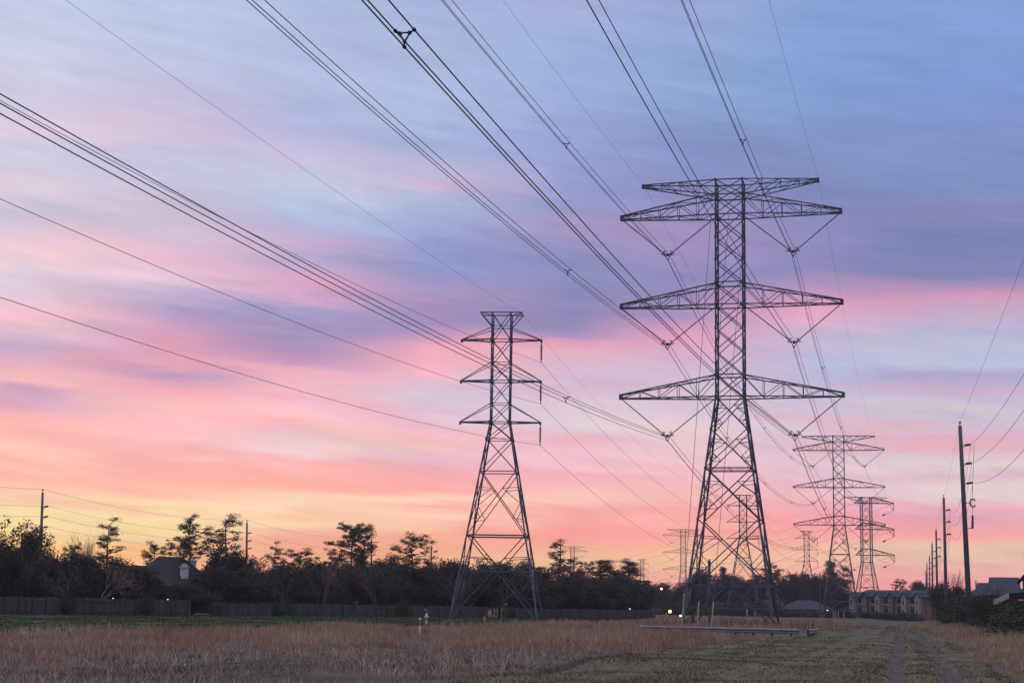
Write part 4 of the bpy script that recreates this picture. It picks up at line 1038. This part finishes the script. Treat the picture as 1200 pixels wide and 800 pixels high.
# clipped hedge before the apartments
px = 912.
k = 0
while px < 1078:
    tree('bush', px, 716+rt.uniform(-1.5, 1.5), 428, 17, auto(px, 'dark clipped bush', 'in the apartment hedge'), 'hedge bushes before the apartments'); px += 8.5
px = 772.
while px < 912:
    tree('bush', px, 705+rt.uniform(-3, 3), 450+rt.uniform(-12, 12), 26, auto(px, 'dark bush', 'low belt before the far wood'), 'bushes before the far wood'); px += 9.
# right-hand hedge along the pole line
WN2 = []
hr = []
for D in np.arange(97, 330, 7.):
    x = 3.2+.228*D+6.2+rt.uniform(-.6, .6)+(0 if D < 215 else (D-215)*.02)
    hr.append((x, D, rt.uniform(2.0, 2.5) if D < 130 else rt.uniform(2.5, 3.1) if D < 165 else rt.uniform(3.2, 3.9) if D < 215 else rt.uniform(4.3, 5.6)))
    hr.append((x+3.6, D+3, rt.uniform(2.2, 2.7) if D < 130 else rt.uniform(2.7, 3.2) if D < 165 else rt.uniform(3.3, 4.0) if D < 215 else rt.uniform(4.5, 6)))
for x, D, H in hr:
    tm, lm, Wd, Ht, br = VAR['bush'][int(rt.integers(3))]
    t = empty('bush', (x, D, float(gz(x, D))-.1), rt.random()*6.28); s = 5.2/Wd; t.scale = (s, s, H/Ht); link('stems', tm, t); link('foliage', lm, t)
    pxx = 600+FPX*x/D
    if 1168 < pxx < 1197: t.scale[2] = min(H, 1.9)/Ht
    ref = 'the nearest wooden pole' if D < 190 else ('the second right-hand pole' if D < 250 else 'the third right-hand pole')
    key = '%s, %s' % ('leafy hedge bush beside '+ref, 'front rank' if x < 3.2+.228*D+8.4 else 'back rank'); n = _used.get(key, 0); _used[key] = n+1
    tag(t, '%s from the camera, %s' % (['nearest', 'second', 'third', 'fourth', 'fifth', 'sixth', 'seventh', 'eighth', 'ninth', 'tenth', 'eleventh', 'twelfth', 'thirteenth', 'fourteenth', 'fifteenth', 'sixteenth', 'seventeenth', 'eighteenth', 'nineteenth', 'twentieth'][n], key), 'bush', 'hedge bushes along the right-hand poles')
for px, ty, D, w, lb in ((1168, 690, 168, 34, 'leafy shrub in front of the slate roof'), (1199, 706, 112, 30, 'big leafy bush beside the porch wall at the right edge'), (1216, 694, 112, 36, 'leafy bush cut by the right edge of the picture'), (1150, 697, 140, 30, 'leafy bush left of the porch roof')):
    tree('bush', px, ty, D, w, lb)

# ------------------------------------------------------------------ wooden fence
def fence_run(y0, y1, h, label, step=.155):
    ys = np.linspace(y0, y1, int(abs(y1-y0)*3)+2); P = np.stack([fx(ys), ys], 1); seg = np.hypot(*np.diff(P, axis=0).T); s = np.r_[0, np.cumsum(seg)]
    c = P.mean(0); t = empty('wooden_fence', (c[0], c[1], 0)); L_ = s[-1]
    def pt(u): return np.array([np.interp(u, s, P[:, 0]), np.interp(u, s, P[:, 1]), 0])
    b = MB(); r = random.Random(int(y0)); u = 0; pan = 0
    while u < L_:
        p = pt(u); q = pt(min(u+.1, L_+.0)) if u+.1 < L_ else None
        d = pt(min(u+.3, L_))-pt(max(u-.3, 0)); a = math.atan2(d[1], d[0])
        hh = h+(.06 if int(u/2.4) % 3 == 0 else 0)+r.uniform(-.025, .025); b.box((p[0]-c[0], p[1]-c[1], hh/2+.04), (step-.012, .022, hh), a); u += step
    b.build('boards', FENCE, t)
    u = 0
    while u < L_+.1:
        p = pt(u); d = pt(min(u+.3, L_))-pt(max(u-.3, 0)); a = math.atan2(d[1], d[0]); nv = np.array([math.sin(a), -math.cos(a)])
        m = MB(); m.box((p[0]-c[0]+nv[0]*.09, p[1]-c[1]+nv[1]*.09, (h+.12)/2), (.12, .12, h+.12), a); m.build('post', FENCE, t); u += 2.4
    m = MB()
    us = np.arange(0, L_, 2.4)
    for a, e in zip(us[:-1], us[1:]):
        for zz in (.35, h-.25):
            p, q = pt(a), pt(e); d = q-p; an = math.atan2(d[1], d[0]); nv = np.array([math.sin(an), -math.cos(an), 0])*.035
            m.bar(p-[c[0], c[1], -zz]+nv, q-[c[0], c[1], -zz]+nv, .04, .09)
    m.build('rail', FENCE, t)
    tag(t, label, 'fence')
fence_run(140, 193.5, 1.75, 'long grey brown board fence at the left, below the leafless trees')
fence_run(196, 243, 1.5, 'lower board fence in the middle, below the twin pine and the spreading pine')
fence_run(246, 277, 1.35, 'far board fence run in front of the pale house')

# ------------------------------------------------------------------ buildings
def gable_roof(m, w, d, z, rise, ov=.5, th=.2):
    """ridge along x"""
    for s in (-1, 1):
        m.prism([(-w/2-ov, s*(d/2+ov), z), (w/2+ov, s*(d/2+ov), z), (w/2+ov, 0, z+rise), (-w/2-ov, 0, z+rise)][::s], (0, 0, th))
def hip_roof(m, w, d, z, rise, ridge, ov=.5, th=.18):
    a = [(-w/2-ov, -d/2-ov, z), (w/2+ov, -d/2-ov, z), (w/2+ov, d/2+ov, z), (-w/2-ov, d/2+ov, z)]; r0, r1 = (-ridge/2, 0, z+rise), (ridge/2, 0, z+rise)
    o = len(m.v); m.v += [np.array(p, float) for p in a]+[np.array(p)-np.array([0, 0, th]) for p in a]+[np.array(r0), np.array(r1)]
    f = [(0, 1, 9, 8), (1, 2, 9), (2, 3, 8, 9), (3, 0, 8), (7, 6, 5, 4)]+[(4+i, 4+(i+1) % 4, (i+1) % 4, i) for i in range(4)]
    m.f += [tuple(o+i for i in q) for q in f]
def window(t, x, y, z, w, h, frame=WHITE, along='x', lit=None):
    m = MB(); fw = .1
    e = (lambda dx, dz: (x+dx, y, z+dz)) if along == 'x' else (lambda dx, dz: (x, y+dx, z+dz))
    dim = (lambda a, b, c: (a, b, c)) if along == 'x' else (lambda a, b, c: (b, a, c))
    for dx in (-w/2, w/2): m.box(e(dx, 0), dim(fw, .14, h+fw))
    for dz in (-h/2, h/2): m.box(e(0, dz), dim(w-fw, .14, fw))
    m.box(e(0, 0), dim(w-fw, .09, .05))
    f = m.build('window', frame, t); g = MB(); g.box(e(0, 0), dim(w-.02, .05, h-.02)); g.build('pane', lit or GLASS, f); return f
LIT = mat('lit_window', (.6, .4, .2), .5, emit=((1., .62, .25), 1.2))
def house(px, D, w, d, wall_h, rise, ridge, walls, roofm, rz, label, z=0., chim=(), wins=()):
    p = at(px, 712, D); t = empty('house', (p[0], D, z), rz)
    m = MB(); m.box((0, 0, wall_h/2-.3), (w, d, wall_h+.6)); m.build('wall', walls, t)
    m = MB(); hip_roof(m, w, d, wall_h+.02, rise, ridge); rf = m.build('roof', roofm, t)
    for cx, cy, cw, z0, z1 in chim:
        m = MB(); m.box((cx, cy, (z0+z1)/2), (cw, cw*.8, z1-z0)); m.box((cx, cy, z1+.1), (cw+.2, cw*.8+.2, .22)); m.box((cx, cy, z1+.4), (cw*.7, cw*.5, .4)); m.build('chimney', WHITE, rf)
    for wx, wz, ww, wh in wins: window(t, wx, -d/2-.03, wz, ww, wh)
    return tag(t, label, 'house')
# dark house with the white chimneys: ridge height from the photo
D = 245
h1 = at(193, 652, D)[2]; p = at(197, 712, D)
house(197, D, 12, 11, 3.2, h1-3.2, 3.5, DARKW, ROOFD, .5, 'dark hip-roofed house with two white chimneys rising above the left trees', 0, ((1.0, -3.6, 1.0, 4.0, at(201, 665, D)[2]), (3.6, 1.2, 1.1, 4.6, at(218, 657, D)[2])), ((-2, 1.6, 1.2, 1.3), (2, 1.6, 1.2, 1.3)))
house(150, 236, 13, 9, 3.0, 3.4, 5, DARKW, ROOFD, .3, 'low dark roofed house half hidden left of the chimney house', 0, (), ((0, 1.6, 1.4, 1.3),))
house(336, 262, 14, 10, 2.8, 2.9, 6, DARKW, ROOFD, .2, 'dark low house hidden among the trees right of the transformer pole', 0, (), ((0, 1.6, 1.4, 1.3),))
D = 292
house(655, D, 4.6*1.0, 6, at(655, 706, D)[2], at(655, 696.5, D)[2]-at(655, 706, D)[2], 1.2, PALEW, ROOF, .15, 'small pale grey house with a hip roof behind the far fence run', 0, (), ((.6, 1.6, .9, 1.0),))
# houses beyond the hedge, in front of the far wood
D = 470
house(944, D, 11.5, 9, 2.6, at(944, 703, D)[2]-2.6+.55, 5, BRICK, ROOF, .25, 'low brick house with a grey hip roof between the small tower and the half-size tower', -.55, (), ((-2.5, 1.4, 1.1, 1.2), (2.2, 1.4, 1.6, 1.5)))
house(905, 520, 12, 9, 2.6, 2.6, 6, BRICK, ROOF, 0, 'low grey-roofed house glimpsed through the right half of the tallest tower', -.55, (), ((-2, 1.4, 1.1, 1.1),))
house(862, 520, 9, 8, 1.8, 1.2, 5, DARKW, ROOF, 0, 'low grey-roofed shed seen between the legs of the tallest tower', -.55, (), ((-2, 1.4, 1.1, 1.1),))
# apartments: three stepped bays with gables
def apartments():
    D = 500; a, b = at(994, 712, D+12), at(1086, 712, D-10); d = b-a; ang = math.atan2(d[1], d[0]); W = math.hypot(d[0], d[1]); c = (a+b)/2
    t = empty('apartment_building', (c[0], c[1], -.55), ang); wh = 6.7; dp = 11
    m = MB(); m.box((0, dp/2, wh/2-.5), (W, dp, wh+1)); m.build('wall', BRICK, t)
    rf = MB(); hip_roof(rf, W, dp, wh+.02, 2.0, W-7, .6); rf.v = [v+np.array([0, dp/2, 0]) for v in rf.v]; rf.build('roof', ROOF, t)
    nb = 6
    for k in range(nb):
        x = -W/2+W*(k+.5)/nb; bw = W/nb*.36
        m = MB(); m.box((x, -.7, wh/2-.48), (bw, 1.42, wh+1)); 
        m.prism([(x-bw/2, -1.41, wh+.03), (x+bw/2, -1.41, wh+.03), (x, -1.41, wh+1.15)], (0, 1.4, 0)); m.build('gabled_bay', TANW if k in (0, 2, 4, 5) else BRICK, t, False)
        r = MB()
        for s in (-1, 1): r.prism([(x+s*(bw/2+.35), -1.75, wh-.18), (x, -1.75, wh+1.22), (x, 4, wh+1.22), (x+s*(bw/2+.35), 4, wh-.18)][::-s], (0, 0, .16))
        r.build('gable_roof', ROOF, t)
        for z in (2.4, 5.0): window(t, x, -1.45, z, bw*.5, 1.5)
        xx = x+W/nb*.5
        if k < nb-1:
            for z in (2.2, 4.9):
                m = MB(); m.box((xx, -.02, z), (W/nb*.34, .1, 2.1)); m.build('balcony_opening', GLASS, t)
                m = MB(); m.box((xx, -.3, z-.7), (W/nb*.36, .08, .08)); m.box((xx, -.3, z-.25), (W/nb*.36, .06, .06))
                for q in np.linspace(-.5, .5, 9): m.box((xx+q*W/nb*.34, -.3, z-.5), (.04, .04, .5))
                m.build('balcony_rail', WHITE, t)
        for s in (-1, 1):
            m = MB(); m.box((x+s*W/nb*.27, -.18, wh/2-.2), (.28, .3, wh)); m.build('column', TANW, t)
    tag(t, 'two-storey brick apartment block with gabled bays and grey roof, behind the hedge', 'apartment building')
apartments()
house(968, 540, 16, 10, 4.6, 2.6, 8, DARKW, ROOF, .1, 'long slate roofed block left of the brick apartments, behind the half-size tower', -.55, (), ((-4, 3.4, 1.4, 1.3), (0, 3.4, 1.4, 1.3), (4, 3.4, 1.4, 1.3)))
# right: slate gabled roof behind the hedge
D = 205
def slate_house():
    p0, p1 = at(1158, 712, D), at(1197, 712, D); W = p1[0]-p0[0]; c = (p0+p1)/2; t = empty('house', (c[0], D, -.3), -.27); zt = at(1177, 677, D)[2]+.3; ze = at(1177, 696.5, D)[2]+.3
    m = MB(); m.box((0, 5, ze/2), (W-.6, 10, ze)); m.prism([(-(W-.6)/2, 0, ze), (-(W-.6)/2, 10, ze), (-(W-.6)/2, 5, zt-.3)], (W-.6, 0, 0)); m.build('wall', TANW, t)
    m = MB()
    for s in (-1, 1): m.prism([(-W/2, 5-s*5.6, ze-.25), (W/2, 5-s*5.6, ze-.25), (W/2-.15, 5, zt), (-W/2+.3, 5, zt)][::s], (0, 0, .2))
    m.prism([(-W/2-1.6, 0.2, ze-.35), (-W/2+.5, .2, ze-.35), (-W/2+.5, 4, zt-.7), (-W/2-1.1, 4, zt-.7)], (0, 0, .18)); m.build('roof', ROOF, t)
    window(t, -W/2+1.2, -.03, ze-1.0, .9, 1.0); tag(t, 'house with a broad slate blue gable roof behind the right-hand hedge', 'house')
slate_house()
house(1152, 232, 4.2, 6, 4.2, 1.3, 1.5, TANW, ROOF, -.28, 'small low-roofed house just right of the nearest wooden pole', -.3, (), ((0, 3.2, .8, .9),))
def edge_house():
    D = 150; t0 = at(1187, 712, D); t = empty('house', (t0[0], D, 0), -.30); k = D/FPX
    zf = at(1174, 702.5, D)[2]; zr = at(1200, 691, D)[2]
    m = MB(); m.box((1.9, 2.6, zf/2), (5.0, 4.4, zf)); m.build('wall', CREAM, t)
    m = MB(); xl_ = (1166-1187)*k
    m.prism([(xl_, -.49, zf-.2), (8, -.49, zf+.9), (8, 5, zf+1.3), (xl_+1.4, 5, zf+.9)], (0, 0, .14)); rf = m.build('roof', ROOF, t)
    m = MB(); m.prism([(xl_-.05, -.56, zf-.5), (xl_-.05, -.56, zf-.03), (xl_+1.3, -.56, zf+.62), (xl_+1.3, -.56, zf+.15)], (0, .05, 0)); m.build('fascia', FASC, rf)
    m = MB(); m.prism([(xl_+1.3, -.50, zf+.1), (xl_+1.3, -.50, zf+.6), (8, -.50, zf+1.1), (8, -.50, zf+.6)], (0, .05, 0)); m.build('gutter', ROOFD, rf)
    xg = (1198-1187)*k; ze = at(1197, 676, D)[2]; W = 8.
    m = MB(); m.box((xg+W/2, 6+4, ze/2), (W, 7.9, ze)); m.prism([(xg, 6.05, ze), (xg+W, 6.05, ze), (xg+W/2, 6.05, ze+4.2)], (0, 7.9, 0)); m.build('gable_wall', BRICK, t)
    m = MB()
    for s in (-1, 1): m.prism([(xg+W/2+s*(W/2+.45), 5.4, ze-.45), (xg+W/2, 5.4, ze+4.25), (xg+W/2, 14.4, ze+4.25), (xg+W/2+s*(W/2+.45), 14.4, ze-.45)][::-s], (0, 0, .2))
    m.build('gable_roof', ROOFD, t)
    window(t, 1.0, .37, zf*.5, .9, 1.1); tag(t, 'house at the right edge with a white-edged porch roof over a cream wall', 'house')
edge_house()

# ------------------------------------------------------------------ small things in the field
p = at(492, 735, 99); t = empty('marker_post', (p[0], 99, float(gz(p[0], 99)))); k = 99/FPX
m = MB(); m.tube([(0, 0, -.2), (0, 0, .62)], .065, 12); m.build('shaft', WHITE, t)
m = MB(); m.tube([(0, 0, .62), (0, 0, .94)], .068, 12); m.build('sleeve', ORANGE, t)
m = MB(); m.tube([(0, 0, .94), (0, 0, 1.03), (0, 0, 1.06)], [.07, .07, .04], 12); m.build('cap', WHITE, t); tag(t, 'white marker post with an orange sleeve near its top, in the dry grass', 'marker post')
p = at(499.5, 730, 150); t = empty('vent_pipe', (p[0], 150, 0))
m = MB(); m.tube([(0, 0, -.2), (0, 0, 1.0)], .10, 10); m.build('stem', WHITE, t)
m = MB(); m.tube([(0, 0, .42), (0, 0, .62), (0, 0, .75), (0, 0, .80)], [.12, .22, .22, .12], 12); m.build('collar', PALEW, t)
m = MB(); m.tube([(0, 0, .8), (0, 0, 1.25), (0, 0, 1.36)], [.085, .085, .085], 10); m.tube([(.04, 0, 1.33), (-.2, 0, 1.28)], .075, 8); m.build('hood', BLUE, t); tag(t, 'short white vent pipe with a blue hooked top behind the marker post', 'vent pipe')
p = at(567.7, 728, 168); t = empty('hydrant', (p[0], 168, 0))
m = MB(); m.tube([(0, 0, -.1), (0, 0, .08), (0, 0, .09), (0, 0, .5), (0, 0, .62), (0, 0, .68)], [.16, .16, .11, .11, .09, .02], 12); m.build('barrel', YEL, t)
m = MB(); m.tube([(-.2, 0, .42), (.2, 0, .42)], .06, 10); m.build('outlet', YEL, t); tag(t, 'small yellow hydrant on the green strip under the slender tower', 'hydrant')
p = at(751.5, 733, 132); t = empty('stake', (p[0], 132, float(gz(p[0], 132))))
m = MB(); m.tube([(0, 0, -.1), (0, 0, .4)], .04, 8); m.build('shaft', STEEL2, t); m = MB(); m.box((0, 0, .36), (.16, .05, .22)); m.build('plate', WHITE, t); tag(t, 'short stake with a white tag left of the guard rail', 'stake')
p = at(780, 724, 240); t = empty('stake', (p[0], 240, 0)); m = MB(); m.tube([(0, 0, -.1), (.15, 0, .9)], .09, 8); m.build('shaft', YEL, t); m = MB(); m.tube([(.15, 0, .9), (.17, 0, 1.05)], .1, 8); m.build('cap', WHITE, t); tag(t, 'leaning pale yellow stake left of the guy wire guards', 'stake')
p = at(1061, 730, 300); t = empty('valve_marker', (p[0], 300, -.5)); m = MB(); m.tube([(0, 0, -.1), (0, 0, .55)], .1, 8); m.build('shaft', BLUE, t); m = MB(); m.tube([(0, 0, .55), (0, 0, .7)], .13, 8); m.build('cap', WHITE, t); tag(t, 'tiny pale blue marker at the far end of the mown path', 'marker post')
# lamps that are lit
def lamp(px, py, D, r, colr, strn, label, head=True):
    p = at(px, py, D); t = empty('street_lamp' if head else 'yard_lamp', (p[0], D, 0)); z = p[2]
    m = MB(); m.tube([(0, .15, -.3), (0, .15, z+.1)], [.09, .06], 8); m.build('pole', STEEL2, t)
    m = MB(); m.bar((0, .15, z+.14), (0, -.3, z+.14), .07); m.box((0, -.18, z+r+.06), (r*1.6, .5, .1)); m.build('lamp_head', STEEL2, t)
    m = MB(); th = np.linspace(0, math.pi, 7); m.tube([(0, -.2, z-r*math.cos(a)) for a in th], [max(.01, r*math.sin(a)) for a in th], 12); m.build('bulb', mat('lamp_glow', colr, .5, emit=(colr, strn)), t, True)
    tag(t, label, 'lamp')
lamp(775, 689.5, 430, .26, (1, .62, .25), 6, 'glowing yellow street lamp among the far trees left of the tallest tower')
lamp(785, 716, 330, .26, (1, .42, .10), 14, 'bright orange lamp left of the foot of the tallest tower', False)
lamp(759.8, 720.5, 285, .14, (.8, 1, .95), 6, 'white lamp beside the end of the green strip', False)
lamp(741, 720, 285, .12, (.75, 1, .9), 2.5, 'pale lamp near the ground under the rounded pine', False)
lamp(738, 713, 285, .12, (.8, .9, 1), 1.2, 'dim pale lamp just above the pale ground lamp', False)
lamp(797.5, 721, 330, .16, (.9, .95, 1), 6, 'white lamp behind the leftmost yellow guard', False)
lamp(197, 702.3, fd(197)+.7, .08, (1, .75, .15), 2, 'small yellow yard lamp over the fence below the chimneys', False)
lamp(133, 700.8, fd(133)+.7, .07, (1, .65, .2), 1.5, 'small warm yard lamp over the fence at far left', False)
lamp(931, 719.5, 440, .16, (1, .55, .35), 3, 'tiny reddish lamp at the foot of the small tower before the hedge', False)
lamp(969.5, 714.5, 440, .14, (.9, .95, 1), 5, 'tiny white lamp left of the half-size tower foot', False)
# ------------------------------------------------------------------ thin evening haze
m = MB(); m.box((0, 620, 28), (1500, 1500, 60)); hm = bpy.data.materials.new('evening_haze'); hm.use_nodes = True; t = hm.node_tree; t.nodes.clear()
pv = t.nodes.new('ShaderNodeVolumePrincipled'); pv.inputs['Color'].default_value = (.86, .87, .98, 1); pv.inputs['Density'].default_value = .00016; pv.inputs['Anisotropy'].default_value = .45
ou = t.nodes.new('ShaderNodeOutputMaterial'); t.links.new(pv.outputs[0], ou.inputs['Volume'])
tag(m.build('haze', hm), 'thin evening haze over the field and the far trees', 'haze', kind='stuff')
